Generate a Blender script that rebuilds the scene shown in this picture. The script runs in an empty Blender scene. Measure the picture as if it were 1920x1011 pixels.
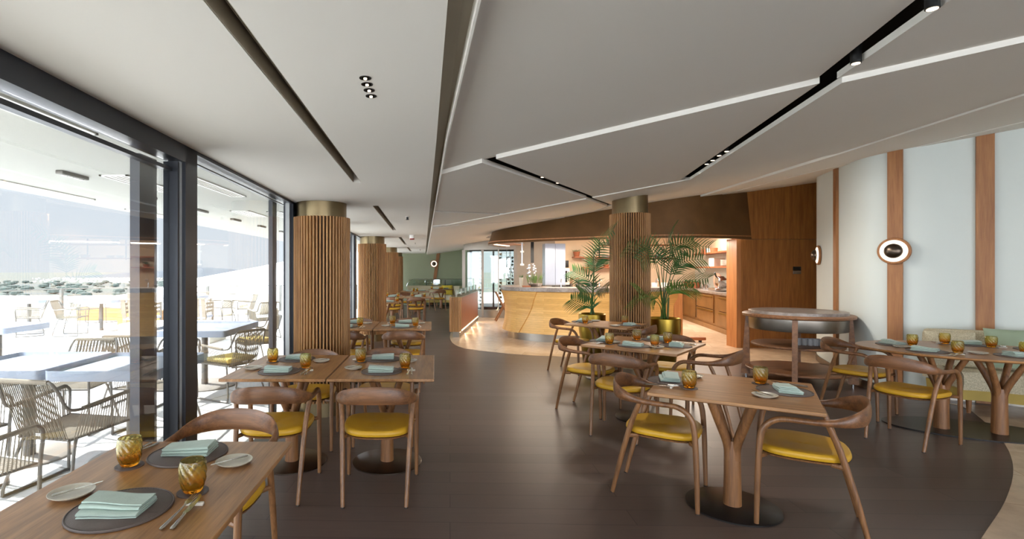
import bpy, bmesh, math, random
from mathutils import Vector, Matrix
PI = math.pi
random.seed(7)
C = bpy.context.scene.collection
scene = bpy.context.scene

# ---------------------------------------------------------------- camera, sky, sun, exposure
F = 960.0                      # focal length in pixels of the 1920 wide frame
CX, CY, EYE = 815.0, 506.0, 1.5
cam = bpy.data.cameras.new('camera'); cam.sensor_width = 36; cam.lens = 36*F/1920
cam.shift_x = (960-CX)/1920; cam.shift_y = (CY-505.5)/1920; cam.clip_end = 20000; cam.clip_start = .05
co = bpy.data.objects.new('camera', cam); C.objects.link(co)
co.location = (0, 0, EYE); co.rotation_euler = (PI/2, 0, 0); scene.camera = co
scene.view_settings.view_transform = 'Standard'; scene.view_settings.look = 'None'
scene.view_settings.gamma = 1; scene.view_settings.use_curve_mapping = False
scene.view_settings.exposure = 1.54
scene.cycles.use_denoising = True
scene.cycles.max_bounces = 10; scene.cycles.diffuse_bounces = 6; scene.cycles.transparent_max_bounces = 24
scene.cycles.transmission_bounces = 8; scene.cycles.glossy_bounces = 4
scene.cycles.caustics_reflective = False; scene.cycles.caustics_refractive = False
scene.cycles.sample_clamp_indirect = 6

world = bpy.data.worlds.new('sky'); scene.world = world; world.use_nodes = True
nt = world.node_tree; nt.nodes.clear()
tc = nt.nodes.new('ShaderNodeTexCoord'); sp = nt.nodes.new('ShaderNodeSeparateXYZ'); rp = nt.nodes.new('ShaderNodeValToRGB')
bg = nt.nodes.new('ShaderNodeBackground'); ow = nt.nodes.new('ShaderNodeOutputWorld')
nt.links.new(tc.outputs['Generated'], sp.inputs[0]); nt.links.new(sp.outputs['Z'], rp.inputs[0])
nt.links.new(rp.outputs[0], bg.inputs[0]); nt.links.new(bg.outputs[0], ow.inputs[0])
rp.color_ramp.elements[0].position = 0.0; rp.color_ramp.elements[0].color = (.80, .85, .92, 1)
rp.color_ramp.elements[1].position = 1.0; rp.color_ramp.elements[1].color = (1.6, 1.75, 2.0, 1)
e = rp.color_ramp.elements.new(.10); e.color = (.78, .84, .93, 1)
e = rp.color_ramp.elements.new(.30); e.color = (.80, .86, .96, 1)
e = rp.color_ramp.elements.new(.55); e.color = (1.5, 1.65, 1.9, 1)
# sky behind the camera brightened, an added fill light for the room
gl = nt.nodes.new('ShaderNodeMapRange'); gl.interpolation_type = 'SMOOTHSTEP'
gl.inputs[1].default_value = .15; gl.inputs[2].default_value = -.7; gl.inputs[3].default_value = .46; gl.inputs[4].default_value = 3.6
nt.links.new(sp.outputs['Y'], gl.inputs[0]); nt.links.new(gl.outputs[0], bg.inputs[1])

sun = bpy.data.lights.new('sun', 'SUN'); sun.energy = 6.0; sun.angle = math.radians(.6); sun.color = (1, .97, .93)
so = bpy.data.objects.new('sun', sun); C.objects.link(so)
so.rotation_euler = Vector((1, -.35, -.87)).to_track_quat('-Z', 'Y').to_euler(); so.location = (-20, 10, 20)

def area(name, loc, aim, w, h, power, col=(1, .8, .6), portal=False, spread=None):
    l = bpy.data.lights.new(name, 'AREA'); l.shape = 'RECTANGLE'; l.size = w; l.size_y = h; l.energy = power; l.color = col
    o = bpy.data.objects.new(name, l); C.objects.link(o); o.location = loc
    o.rotation_euler = (Vector(aim)-Vector(loc)).to_track_quat('-Z', 'Y').to_euler()
    if spread: l.spread = spread
    if portal: l.cycles.is_portal = True
    return o
def spot(name, loc, aim, power, size=1.2, col=(1, .78, .55), rad=.03, blend=.6):
    l = bpy.data.lights.new(name, 'SPOT'); l.energy = power; l.spot_size = size; l.spot_blend = blend; l.color = col; l.shadow_soft_size = rad
    o = bpy.data.objects.new(name, l); C.objects.link(o); o.location = loc
    o.rotation_euler = (Vector(aim)-Vector(loc)).to_track_quat('-Z', 'Y').to_euler(); return o

# ---------------------------------------------------------------- helpers
def at(px, py, z):             # a photo pixel on the level z gives a place in the room
    Z = (z-EYE)*F/(CY-py); return ((px-CX)/F*Z, Z)
def zslope(x, o=0): return 2.2+.14*x+o

def srgb(r, g, b):
    f = lambda c: (c/255/12.92 if c/255 <= .04045 else ((c/255+.055)/1.055)**2.4)
    return (f(r), f(g), f(b), 1)
class N:
    def __init__(s, name):
        s.m = bpy.data.materials.new(name); s.m.use_nodes = True; s.t = s.m.node_tree; s.t.nodes.clear()
        s.out = s.n('ShaderNodeOutputMaterial'); s.b = s.n('ShaderNodeBsdfPrincipled'); s.l(s.b.outputs[0], s.out.inputs[0])
    def n(s, t, **k):
        x = s.t.nodes.new(t)
        for a, v in k.items(): setattr(x, a, v)
        return x
    def l(s, a, b): s.t.links.new(a, b)
    def coord(s, scale=(1, 1, 1), rot=(0, 0, 0), world=False):
        if world: c = s.n('ShaderNodeNewGeometry').outputs['Position']
        else: c = s.n('ShaderNodeTexCoord').outputs['Object']
        mp = s.n('ShaderNodeMapping'); mp.inputs['Scale'].default_value = scale; mp.inputs['Rotation'].default_value = rot
        s.l(c, mp.inputs[0]); return mp.outputs[0]
    def noise(s, vec, scale, detail=3, rough=.5):
        x = s.n('ShaderNodeTexNoise'); x.inputs['Scale'].default_value = scale; x.inputs['Detail'].default_value = detail
        x.inputs['Roughness'].default_value = rough; s.l(vec, x.inputs['Vector']); return x.outputs['Fac']
    def ramp(s, fac, stops):
        r = s.n('ShaderNodeValToRGB'); el = r.color_ramp.elements
        el[0].position, el[0].color = stops[0]; el[1].position, el[1].color = stops[-1]
        for p, c in stops[1:-1]:
            q = el.new(p); q.color = c
        s.l(fac, r.inputs[0]); return r.outputs[0]
    def bump(s, h, strength=.2, dist=.005):
        b = s.n('ShaderNodeBump'); b.inputs['Strength'].default_value = strength; b.inputs['Distance'].default_value = dist
        s.l(h, b.inputs['Height']); s.l(b.outputs[0], s.b.inputs['Normal'])
    def set(s, **k):
        for a, v in k.items():
            s.b.inputs[a.replace('_', ' ')].default_value = v
        return s

def plain(name, col, rough=.6, metal=0, var=.06, scale=6, bump=0, **k):
    m = N(name); v = m.coord(); f = m.noise(v, scale, 4)
    a = tuple(max(0, c*(1-var)) for c in col[:3])+(1,); b = tuple(min(1, c*(1+var)) for c in col[:3])+(1,)
    m.l(m.ramp(f, [(.3, a), (.7, b)]), m.b.inputs['Base Color']); m.set(Roughness=rough, Metallic=metal, **k)
    if bump: m.bump(m.noise(v, 160, 3), bump, .002)
    return m.m
def wood(name, c1, c2, axis=1, scale=1.0, rough=.45, coat=0):
    m = N(name); s = [14*scale]*3; s[axis] = 1.1*scale
    v = m.coord(tuple(s)); f = m.noise(v, 2.2, 6, .6)
    s2 = [60*scale]*3; s2[axis] = 2.5*scale
    g = m.noise(m.coord(tuple(s2)), 3, 3)
    mx = m.n('ShaderNodeMath', operation='MULTIPLY_ADD'); m.l(g, mx.inputs[0]); mx.inputs[1].default_value = .45; m.l(f, mx.inputs[2])
    cm = tuple((a+b)/2 for a, b in zip(c1, c2))
    m.l(m.ramp(mx.outputs[0], [(.5, c1), (.72, cm), (.95, c2)]), m.b.inputs['Base Color'])
    m.set(Roughness=rough, Coat_Weight=coat, Coat_Roughness=.3); m.bump(g, .08, .002); return m.m
def brick_mat(name, cols, mortar, w, h, mw=.003, rot=(0, 0, 0), rough=.4, vert=False, offs=.5, grain=None, coat=0):
    m = N(name)
    v = m.coord(rot=rot); b = m.n('ShaderNodeTexBrick', offset=offs)
    b.inputs['Color1'].default_value = cols[0]; b.inputs['Color2'].default_value = cols[1]; b.inputs['Mortar'].default_value = mortar
    b.inputs['Scale'].default_value = 1; b.inputs['Mortar Size'].default_value = mw; b.inputs['Brick Width'].default_value = w; b.inputs['Row Height'].default_value = h
    b.inputs['Mortar Smooth'].default_value = .3; b.inputs['Bias'].default_value = 0
    m.l(v, b.inputs['Vector'])
    g = m.noise(m.coord(grain or (2, 2, 2)), 3, 5, .6)
    mixn = m.n('ShaderNodeMix', data_type='RGBA', blend_type='MULTIPLY'); mixn.inputs[0].default_value = .6
    m.l(b.outputs['Color'], mixn.inputs[6]); m.l(m.ramp(g, [(.3, (.72, .72, .72, 1)), (.75, (1.12, 1.12, 1.12, 1))]), mixn.inputs[7])
    m.l(mixn.outputs[2], m.b.inputs['Base Color'])
    rr = m.n('ShaderNodeMapRange'); rr.inputs[3].default_value = rough*.85; rr.inputs[4].default_value = rough*1.2; m.l(g, rr.inputs[0]); m.l(rr.outputs[0], m.b.inputs['Roughness'])
    m.bump(b.outputs['Fac'], -.15, .002); m.set(Coat_Weight=coat, Coat_Roughness=.15); return m.m
def emit(name, col, strength):
    m = N(name); m.set(Base_Color=col, Emission_Color=col, Emission_Strength=strength, Roughness=.5); return m.m
def clear_glass(name, tint=(.97, .985, .98, 1), gloss=.025):
    m = N(name); t = m.n('ShaderNodeBsdfTransparent'); t.inputs[0].default_value = tint
    g = m.n('ShaderNodeBsdfGlossy'); g.inputs['Roughness'].default_value = .01
    lw = m.n('ShaderNodeLayerWeight'); lw.inputs[0].default_value = .35
    mr = m.n('ShaderNodeMapRange'); mr.inputs[1].default_value = 0; mr.inputs[2].default_value = 1
    mr.inputs[3].default_value = gloss; mr.inputs[4].default_value = .28; m.l(lw.outputs['Fresnel'], mr.inputs[0])
    mx = m.n('ShaderNodeMixShader'); m.l(mr.outputs[0], mx.inputs[0]); m.l(t.outputs[0], mx.inputs[1]); m.l(g.outputs[0], mx.inputs[2])
    m.l(mx.outputs[0], m.out.inputs[0]); return m.m

M = {}
M['wood_table'] = wood('table wood', srgb(124, 84, 50), srgb(178, 130, 82), 0, 1, .36)
M['wood_table_deep'] = wood('window table wood', srgb(124, 84, 50), srgb(178, 130, 82), 1, 1, .3)
M['wood_chair'] = wood('chair walnut', srgb(92, 60, 36), srgb(150, 104, 64), 2, 1, .4)
M['wood_back'] = wood('backrest walnut', srgb(84, 53, 33), srgb(140, 94, 58), 0, 1, .38)
M['wood_trunk'] = wood('trunk walnut', srgb(98, 62, 36), srgb(152, 104, 62), 2, 1, .45)
M['batten'] = wood('batten oak', srgb(142, 96, 54), srgb(188, 140, 86), 2, .8, .5)
M['veneer'] = wood('wall veneer', srgb(122, 74, 30), srgb(168, 110, 52), 2, .55, .38)
M['veneer_edge'] = wood('veneer edge', srgb(160, 102, 56), srgb(196, 136, 84), 2, .6, .45)
M['trimwood'] = wood('trim wood', srgb(130, 82, 44), srgb(164, 112, 66), 2, .8, .5)
M['shelfwood'] = wood('shelf wood', srgb(130, 72, 42), srgb(172, 104, 64), 0, .8, .5)
M['trolleywood'] = wood('trolley wood', srgb(104, 68, 44), srgb(150, 104, 68), 0, .8, .42)
M['leather'] = plain('mustard leather', srgb(198, 150, 34), .42, 0, .05, 5, .25)
M['mat_leather'] = plain('brown leather', srgb(92, 79, 74), .5, 0, .12, 9, .3)
M['stitch'] = plain('mat edge stitching', srgb(50, 40, 37), .6)
M['napkin'] = plain('sage linen', srgb(172, 190, 178), .85, 0, .05, 30, .3, Sheen_Weight=.3)
M['ceramic'] = plain('stoneware', srgb(196, 188, 172), .35, 0, .04, 12)
M['white'] = plain('white ceramic', srgb(226, 224, 218), .35)
M['steel'] = plain('cutlery steel', srgb(200, 196, 190), .18, 1, .03)
M['rest'] = plain('rest stone', srgb(206, 198, 184), .6)
M['bronze'] = plain('bronze plate', srgb(92, 80, 70), .32, 1, .12, 4)
M['dark_plate'] = plain('dark steel plate', srgb(44, 40, 38), .35, .6, .12, 4)
M['brass'] = plain('aged brass', srgb(176, 146, 62), .3, 1, .16, 5)
M['collar'] = plain('patinated brass', srgb(128, 112, 84), .34, 1, .15, 3)
M['hood'] = plain('bronze sheet', srgb(112, 82, 50), .48, .6, .22, 2.2)
M['dark'] = plain('dark metal', srgb(38, 37, 38), .45, .3)
M['black'] = plain('matt black', srgb(18, 18, 18), .5)
M['frame'] = plain('anthracite frame', srgb(52, 54, 60), .35, .4, .05)
M['frame_edge'] = plain('pale frame seal', srgb(190, 192, 192), .4, .2)
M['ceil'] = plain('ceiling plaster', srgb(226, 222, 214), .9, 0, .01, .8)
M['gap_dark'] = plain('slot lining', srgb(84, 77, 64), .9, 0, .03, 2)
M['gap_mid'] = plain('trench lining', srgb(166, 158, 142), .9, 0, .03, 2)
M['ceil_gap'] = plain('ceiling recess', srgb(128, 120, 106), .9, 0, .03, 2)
M['soffit'] = plain('outside soffit', srgb(178, 178, 171), .95, 0, .06, 60, .6)
M['wall_white'] = plain('pale wall fabric', srgb(204, 210, 206), .9, 0, .01, 2, .15)
M['wall_green'] = plain('sage wall', srgb(152, 158, 132), .9, 0, .02, 2)
M['wall_cream'] = plain('kitchen plaster', srgb(214, 194, 166), .8, 0, .03, 3)
M['kit_tile'] = plain('kitchen splash panel', srgb(206, 206, 196), .5, 0, .03, 3)
M['grey_wall'] = plain('grey kitchen wall', srgb(150, 142, 132), .5, 0, .06, 3)
M['steel_sheet'] = plain('brushed steel', srgb(190, 190, 196), .3, 1, .05, 2)
M['plinth'] = plain('steel plinth', srgb(150, 142, 132), .35, 1, .08, 2)
M['silver'] = plain('chrome', srgb(210, 210, 212), .12, 1, .03)
M['alu'] = plain('outdoor frame', srgb(104, 100, 94), .45, .4)
M['rope'] = plain('taupe rope', srgb(132, 124, 110), .85, 0, .1, 40)
M['cushion_y'] = plain('yellow outdoor cushion', srgb(226, 196, 110), .85)
M['otable'] = plain('grey laminate', srgb(150, 158, 172), .45, 0, .03)
M['odisc'] = plain('grey base', srgb(140, 134, 126), .6)
M['planter'] = plain('cream planter', srgb(232, 222, 200), .8)
M['slat_grey'] = plain('taupe slat', srgb(128, 118, 104), .7)
M['bench_wood'] = brick_mat('bench planks', [srgb(196, 146, 92), srgb(176, 126, 76)], srgb(110, 74, 44), 9, .1, .004, (PI/2, 0, 0), .6, grain=(1, 20, 20))
M['concrete'] = plain('white concrete', srgb(226, 222, 210), .85)
M['rail'] = plain('rail steel', srgb(112, 110, 104), .45, .4)
M['leaf'] = plain('palm leaf', srgb(66, 104, 50), .45, 0, .35, 5, Subsurface_Weight=0.0)
M['leaf2'] = plain('young leaf', srgb(96, 128, 52), .5, 0, .25, 5)
M['stem'] = plain('palm stem', srgb(98, 112, 56), .6, 0, .2, 8)
M['soil'] = plain('soil', srgb(58, 44, 34), .95, 0, .3, 40)
M['terracotta'] = plain('terracotta', srgb(156, 92, 60), .8, 0, .15)
M['sofa'] = plain('tweed', srgb(186, 176, 150), .95, 0, .25, 90, .6)
M['sofa_base'] = plain('mustard base', srgb(170, 146, 74), .7)
M['cush_green'] = plain('green cushion', srgb(142, 156, 132), .85, 0, .05)
M['cush_yellow'] = plain('yellow cushion', srgb(206, 182, 66), .85, 0, .05)
M['copper'] = plain('pink slicer steel', srgb(214, 168, 148), .35, .5)
M['cabinet'] = plain('brass cabinet front', srgb(150, 112, 68), .4, .55, .18, 3)
M['book'] = plain('cream box', srgb(222, 204, 190), .7)
M['hill'] = plain('haze-tinted wooded hill', srgb(54, 60, 66), 1, 0, .15, .01)  # distance haze is put into this bluish grey base colour
M['woods'] = plain('distant trees', srgb(58, 66, 60), 1, 0, .2, .02)  # green greyed with distance haze in the colour itself
M['glass'] = clear_glass('window glass')
M['glass_edge'] = clear_glass('screen glass', (.86, .93, .9, 1), .1)
m = N('bottle glass'); m.set(Base_Color=srgb(38, 44, 30), Roughness=.1); M['bottle'] = m.m
m = N('clear tumbler'); m.set(Base_Color=(.95, .95, .97, 1), Roughness=.12, Transmission_Weight=.55, IOR=1.45); M['clear'] = m.m
m = N('amber glass'); v = m.coord(); s_ = m.n('ShaderNodeSeparateXYZ'); m.l(v, s_.inputs[0])
mr = m.n('ShaderNodeMapRange'); mr.inputs[1].default_value = 0; mr.inputs[2].default_value = .1; m.l(s_.outputs[2], mr.inputs[0])
m.l(m.ramp(mr.outputs[0], [(.0, srgb(250, 150, 34)), (.3, srgb(250, 190, 60)), (.55, srgb(244, 218, 120)), (1, srgb(236, 226, 150))]), m.b.inputs['Base Color'])
m.set(Roughness=.03, Transmission_Weight=.92, IOR=1.42); M['amber'] = m.m
M['marble'] = None
m = N('veined stone'); v = m.coord(); n1 = m.noise(v, 1.6, 8, .7)
mth = m.n('ShaderNodeMath', operation='PINGPONG'); mth.inputs[1].default_value = .06; m.l(n1, mth.inputs[0])
m.l(m.ramp(mth.outputs[0], [(.0, srgb(120, 108, 100)), (.18, srgb(192, 184, 178)), (1, srgb(208, 202, 196))]), m.b.inputs['Base Color']); m.set(Roughness=.3); M['marble'] = m.m
M['floor'] = brick_mat('dark plank floor', [srgb(96, 81, 75), srgb(84, 70, 65)], srgb(52, 43, 40), 2.2, .19, .0025, (0, 0, .03), .33, grain=(1.2, 16, 1))
M['tile'] = brick_mat('pale stone tile', [srgb(222, 198, 172), srgb(210, 184, 156)], srgb(176, 150, 124), 1.1, .62, .003, (0, 0, .35), .24, grain=(2, 2, 2))
M['terrace'] = brick_mat('pale terrace paving', [srgb(218, 217, 214), srgb(210, 209, 206)], srgb(150, 149, 146), 1.6, .8, .01, (0, 0, .42), .8, grain=(2, 2, 2))
M['roofshell'] = brick_mat('white shell tiles', [srgb(226, 226, 224), srgb(216, 216, 214)], srgb(200, 200, 200), .8, .8, .01, (0, 0, .7), .8)
M['counter'] = brick_mat('laminated oak', [srgb(228, 186, 116), srgb(212, 168, 98)], srgb(184, 138, 78), .9, .045, .0012, (PI/2, 0, 0), .42, grain=(3, 3, 30))
m = N('fields'); v = m.coord(world=True)  # field tones with the haze of distance mixed into them
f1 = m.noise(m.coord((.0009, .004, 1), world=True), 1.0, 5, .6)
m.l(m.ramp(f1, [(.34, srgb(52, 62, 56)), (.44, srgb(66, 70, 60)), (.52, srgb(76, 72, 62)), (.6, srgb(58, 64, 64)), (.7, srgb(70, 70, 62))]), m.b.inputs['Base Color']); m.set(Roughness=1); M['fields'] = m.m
M['led_warm'] = emit('warm led', (1, .72, .42, 1), 1.6)
M['led_white'] = emit('lamp disc', (1, .88, .72, 1), .42)
M['led_panel'] = emit('under hood light', (1, .88, .72, 1), .6)
M['lamp_spot'] = emit('spot lens', (1, .8, .55, 1), 1.6)

class MB:
    def __init__(s): s.b = bmesh.new()
    def loft(s, rings, cap=True, closed=True):
        vs = [[s.b.verts.new(p) for p in r] for r in rings]; n = len(rings[0])
        for a, c in zip(vs, vs[1:]):
            for i in range(n if closed else n-1):
                j = (i+1) % n
                try: s.b.faces.new((a[i], a[j], c[j], c[i]))
                except ValueError: pass
        if cap and closed:
            for r in (vs[0][::-1], vs[-1]):
                try: s.b.faces.new(r)
                except ValueError: pass
        return s
    def prism(s, poly, z0, z1):
        f0 = z0 if callable(z0) else (lambda x, y: z0); f1 = z1 if callable(z1) else (lambda x, y: z1)
        return s.loft([[(x, y, f0(x, y)) for x, y in poly], [(x, y, f1(x, y)) for x, y in poly]])
    def box(s, x0, x1, y0, y1, z0, z1, mtx=None):
        p = [(x0, y0), (x1, y0), (x1, y1), (x0, y1)]
        r = [[Vector((x, y, z)) for x, y in p] for z in (z0, z1)]
        if mtx: r = [[mtx @ v for v in q] for q in r]
        return s.loft(r)
    def rbox(s, x0, x1, y0, y1, z0, z1, r=.01, mtx=None):      # box with rounded edges
        def rr(ix):
            o = []
            for cx, cy, a0 in ((x1, y1, 0), (x0, y1, 90), (x0, y0, 180), (x1, y0, 270)):
                for k in range(4):
                    a = math.radians(a0+30*k); sx = -1 if cx == x1 else 1; sy = -1 if cy == y1 else 1
                    o.append((cx+sx*r+(r-ix)*math.cos(a), cy+sy*r+(r-ix)*math.sin(a)))
            return o
        q = [(z0, r*.7), (z0+r*.3, r*.3), (z0+r, 0), (z1-r, 0), (z1-r*.3, r*.3), (z1, r*.7)]
        rings = [[Vector((x, y, z)) for x, y in rr(ix)] for z, ix in q]
        if mtx: rings = [[mtx @ v for v in g] for g in rings]
        return s.loft(rings)
    def lathe(s, prof, n=32, c=(0, 0, 0), rf=None):
        rings = []
        for r, z in prof:
            rings.append([(c[0]+(r*(rf(2*PI*i/n, z) if rf else 1))*math.cos(2*PI*i/n), c[1]+(r*(rf(2*PI*i/n, z) if rf else 1))*math.sin(2*PI*i/n), c[2]+z) for i in range(n)])
        return s.loft(rings)
    def cyl(s, x, y, z0, z1, r, n=24, r2=None):
        return s.lathe([(r, z0), (r if r2 is None else r2, z1)], n, (x, y, 0))
    def tube(s, pts, r, n=8, rb=None, up=None, cap=True, smooth=0):
        pts = [Vector(p) for p in pts]
        rr = r if isinstance(r, (list, tuple)) else [r]*len(pts)
        rv = rb if isinstance(rb, (list, tuple)) else ([rb]*len(pts) if rb else rr)
        if smooth:
            pts, rr, rv = cat(pts, rr, rv, smooth)
        rings = []; prev = None
        for i, p in enumerate(pts):
            t = (pts[min(i+1, len(pts)-1)]-pts[max(i-1, 0)]).normalized()
            if up: sd = t.cross(Vector(up))
            elif prev is None: sd = t.cross(Vector((0, 0, 1)) if abs(t.z) < .9 else Vector((1, 0, 0)))
            else: sd = prev-t*prev.dot(t)
            sd.normalize(); prev = sd; nn = sd.cross(t).normalized()
            rings.append([p+sd*(rr[i]*math.cos(2*PI*k/n))+nn*(rv[i]*math.sin(2*PI*k/n)) for k in range(n)])
        return s.loft(rings, cap)
    def make(s, name, mat, parent=None, loc=None, smooth=True, ang=38):
        b = s.b; bmesh.ops.remove_doubles(b, verts=b.verts, dist=1e-6); bmesh.ops.recalc_face_normals(b, faces=b.faces)
        ca = math.radians(ang)
        for f in b.faces: f.smooth = smooth
        for e in b.edges:
            if len(e.link_faces) == 2 and e.calc_face_angle(0) > ca: e.smooth = False
        me = bpy.data.meshes.new(name); b.to_mesh(me); b.free()
        for x in (mat if isinstance(mat, (list, tuple)) else [mat]): me.materials.append(M[x] if isinstance(x, str) else x)
        o = bpy.data.objects.new(name, me); C.objects.link(o)
        if parent: o.parent = parent
        if loc: o.location = loc
        return o
def cat(pts, a, b, k):         # smooth a path (Catmull-Rom)
    P, A, B = [], [], []; n = len(pts)
    for i in range(n-1):
        p0, p1, p2, p3 = pts[max(i-1, 0)], pts[i], pts[i+1], pts[min(i+2, n-1)]
        for j in range(k):
            t = j/k
            P.append(.5*((2*p1)+(p2-p0)*t+(2*p0-5*p1+4*p2-p3)*t*t+(3*p1-p0-3*p2+p3)*t**3))
            A.append(a[i]*(1-t)+a[i+1]*t); B.append(b[i]*(1-t)+b[i+1]*t)
    P.append(pts[-1]); A.append(a[-1]); B.append(b[-1]); return P, A, B
def curve2(pts, k=6):
    P, _, _ = cat([Vector((x, y, 0)) for x, y in pts], [0]*len(pts), [0]*len(pts), k); return [(p.x, p.y) for p in P]
def offset(pts, d):
    o = []
    for i, p in enumerate(pts):
        a = pts[max(i-1, 0)]; b = pts[min(i+1, len(pts)-1)]
        t = Vector((b[0]-a[0], b[1]-a[1])).normalized(); o.append((p[0]-t.y*d, p[1]+t.x*d))
    return o
def tag(o, label, cat=None, group=None, kind=None):
    o['label'] = label
    if cat: o['category'] = cat
    if group: o['group'] = group
    if kind: o['kind'] = kind
    return o
def thing(name, label, cat, loc=(0, 0, 0), rz=0, group=None):
    o = bpy.data.objects.new(name, None); C.objects.link(o); o.location = loc; o.rotation_euler = (0, 0, rz); o.empty_display_size = .1
    return tag(o, label, cat, group)
def struct(name, mb, mat, label=None, parent=None, **k):
    o = mb.make(name, mat, parent, **k)
    if not parent: o['kind'] = 'structure'
    if label: o['label'] = label
    return o
def dup(root, loc, rz=0, label=None, group=None, rot=None):
    r = root.copy(); C.objects.link(r); r.location = loc; r.rotation_euler = rot or (0, 0, rz)
    if label: r['label'] = label
    if group: r['group'] = group
    for ch in list(root.children):
        c = ch.copy(); C.objects.link(c); c.parent = r
        for g in list(ch.children):
            d = g.copy(); C.objects.link(d); d.parent = c
    return r
class Kind:                    # one of a kind: the first call moves the original, later calls copy it
    def __init__(s, root): s.root = root; s.used = False
    def put(s, loc, rz=0, label=None, group=None, rot=None):
        if not s.used:
            s.used = True; r = s.root; r.location = loc; r.rotation_euler = rot or (0, 0, rz)
            if label: r['label'] = label
            if group: r['group'] = group
            return r
        return dup(s.root, loc, rz, label, group, rot)
def face(fx, fy): return math.atan2(fy, fx)-PI/2
# ================================================================ THE ROOM
def wx(y): return -1.375-.023*y            # line of the window wall
# ---- floors
b = MB(); b.prism([(wx(-7), -7), (10, -7), (10, 23), (wx(23), 23)], -.1, 0); struct('floor', b, 'floor', 'dark brown plank floor')
tl = [at(*p, 0) for p in ((843, 632), (848, 643), (863, 651), (880, 655), (930, 661), (1000, 667), (1100, 671), (1180, 676), (1266, 682), (1400, 682), (1530, 682))]
b = MB(); b.prism(curve2(tl, 4)+[(8.6, 8.3), (8.6, 20), (1.2, 20), (.5, 14)], 0, .004); struct('floor', b, 'tile', 'pale stone tile floor round the kitchen counter')
tr = [at(*p, 0) for p in ((1790, 1100), (1840, 1011), (1885, 940), (1900, 880), (1885, 835), (1850, 795), (1815, 768), (1780, 757))]
b = MB(); b.prism(curve2(tr, 4)+[(6.2, 5.6), (9, 5.6), (9, 1.2), (3.2, 1.2)], 0, .004); struct('floor', b, 'tile', 'pale stone floor beyond the dark planks by the sofa')
b = MB(); b.prism([(-40, -12), (wx(-12), -12), (wx(26), 26), (wx(26), 30), (-40, 30)], -.2, -.005); b.box(-1.1, 12, -20, -7, -.2, -.005); struct('terrace_floor', b, 'terrace', 'sunlit pale paved terrace')
b = MB(); b.prism([(wx(23), 23.0), (12, 23.0), (12, 34), (wx(23), 34)], -.2, -.005); struct('terrace_floor', b, 'terrace', 'paved terrace behind the wine wall')
# ---- left flat ceiling with the long air slots
def sl(y): return -.602-.0185*(y-1.33)
def trl(y): return .0595-.0168*y if y < 2.8 else .009-.0212*(y-2.8)
def trr(y): return .172-.0358*y if y < 2.8 else (.07-.0203*(y-2.8) if y < 7.4 else -.023-.0215*(y-7.4))
Y0, Y1 = -7, 22.4
slots = [(-3, 4.1), (5.6, 9.08), (11.0, 14.3), (16.0, 19.4)]
b = MB(); zc = 2.2
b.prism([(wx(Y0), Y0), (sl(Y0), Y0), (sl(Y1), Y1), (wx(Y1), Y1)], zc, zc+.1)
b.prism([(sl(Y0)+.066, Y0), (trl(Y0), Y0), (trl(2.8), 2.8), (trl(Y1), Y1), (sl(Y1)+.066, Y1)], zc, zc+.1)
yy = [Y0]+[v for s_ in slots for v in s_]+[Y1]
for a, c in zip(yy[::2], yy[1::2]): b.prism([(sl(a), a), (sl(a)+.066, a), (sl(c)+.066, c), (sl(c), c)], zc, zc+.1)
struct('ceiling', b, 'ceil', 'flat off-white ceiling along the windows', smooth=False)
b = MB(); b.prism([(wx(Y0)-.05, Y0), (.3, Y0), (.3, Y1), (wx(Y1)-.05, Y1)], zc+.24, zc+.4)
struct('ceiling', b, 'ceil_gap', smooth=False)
for i, (a, c) in enumerate(slots):
    t = thing('ceiling_vent', ['long recessed air slot in the flat ceiling over the front window tables', 'recessed air slot between the first and second columns',
              'short recessed air slot beyond the second column', 'last small recessed air slot before the green wall'][i], 'vent', (0, 0, 0), 0)
    for nm, x0, x1, z0, z1, mt in (('side_panel', .0, .004, zc+.002, zc+.08, 'gap_mid'), ('side_panel', .062, .066, zc+.002, zc+.08, 'gap_mid'), ('back_panel', 0, .066, zc+.08, zc+.09, 'ceil_gap'), ('blade', .024, .027, zc+.045, zc+.08, 'gap_mid'), ('blade', .044, .047, zc+.045, zc+.08, 'gap_mid')):
        q = MB(); q.prism([(sl(a)+x0, a), (sl(a)+x1, a), (sl(c)+x1, c), (sl(c)+x0, c)], z0, z1); q.make(nm, mt, t, smooth=False)
# trench between the flat and the sloping ceiling
b = MB(); ys = [Y0, 2.8, 7.4, Y1]
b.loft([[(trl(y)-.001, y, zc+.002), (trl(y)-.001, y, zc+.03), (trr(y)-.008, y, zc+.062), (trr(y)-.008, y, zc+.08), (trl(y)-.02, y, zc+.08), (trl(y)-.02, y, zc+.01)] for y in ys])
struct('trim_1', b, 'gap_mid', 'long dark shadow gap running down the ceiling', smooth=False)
b = MB(); ys = [Y0, 2.8, 7.4, Y1]
b.loft([[(trr(y)-.008, y, zslope(trr(y))-.008), (trr(y), y, zslope(trr(y))-.008), (trr(y), y, zslope(trr(y))+.07), (trr(y)-.008, y, zslope(trr(y))+.07)] for y in ys])
struct('trim_9', b, 'ceil', 'thin white lip along the shadow gap', smooth=False)
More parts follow.
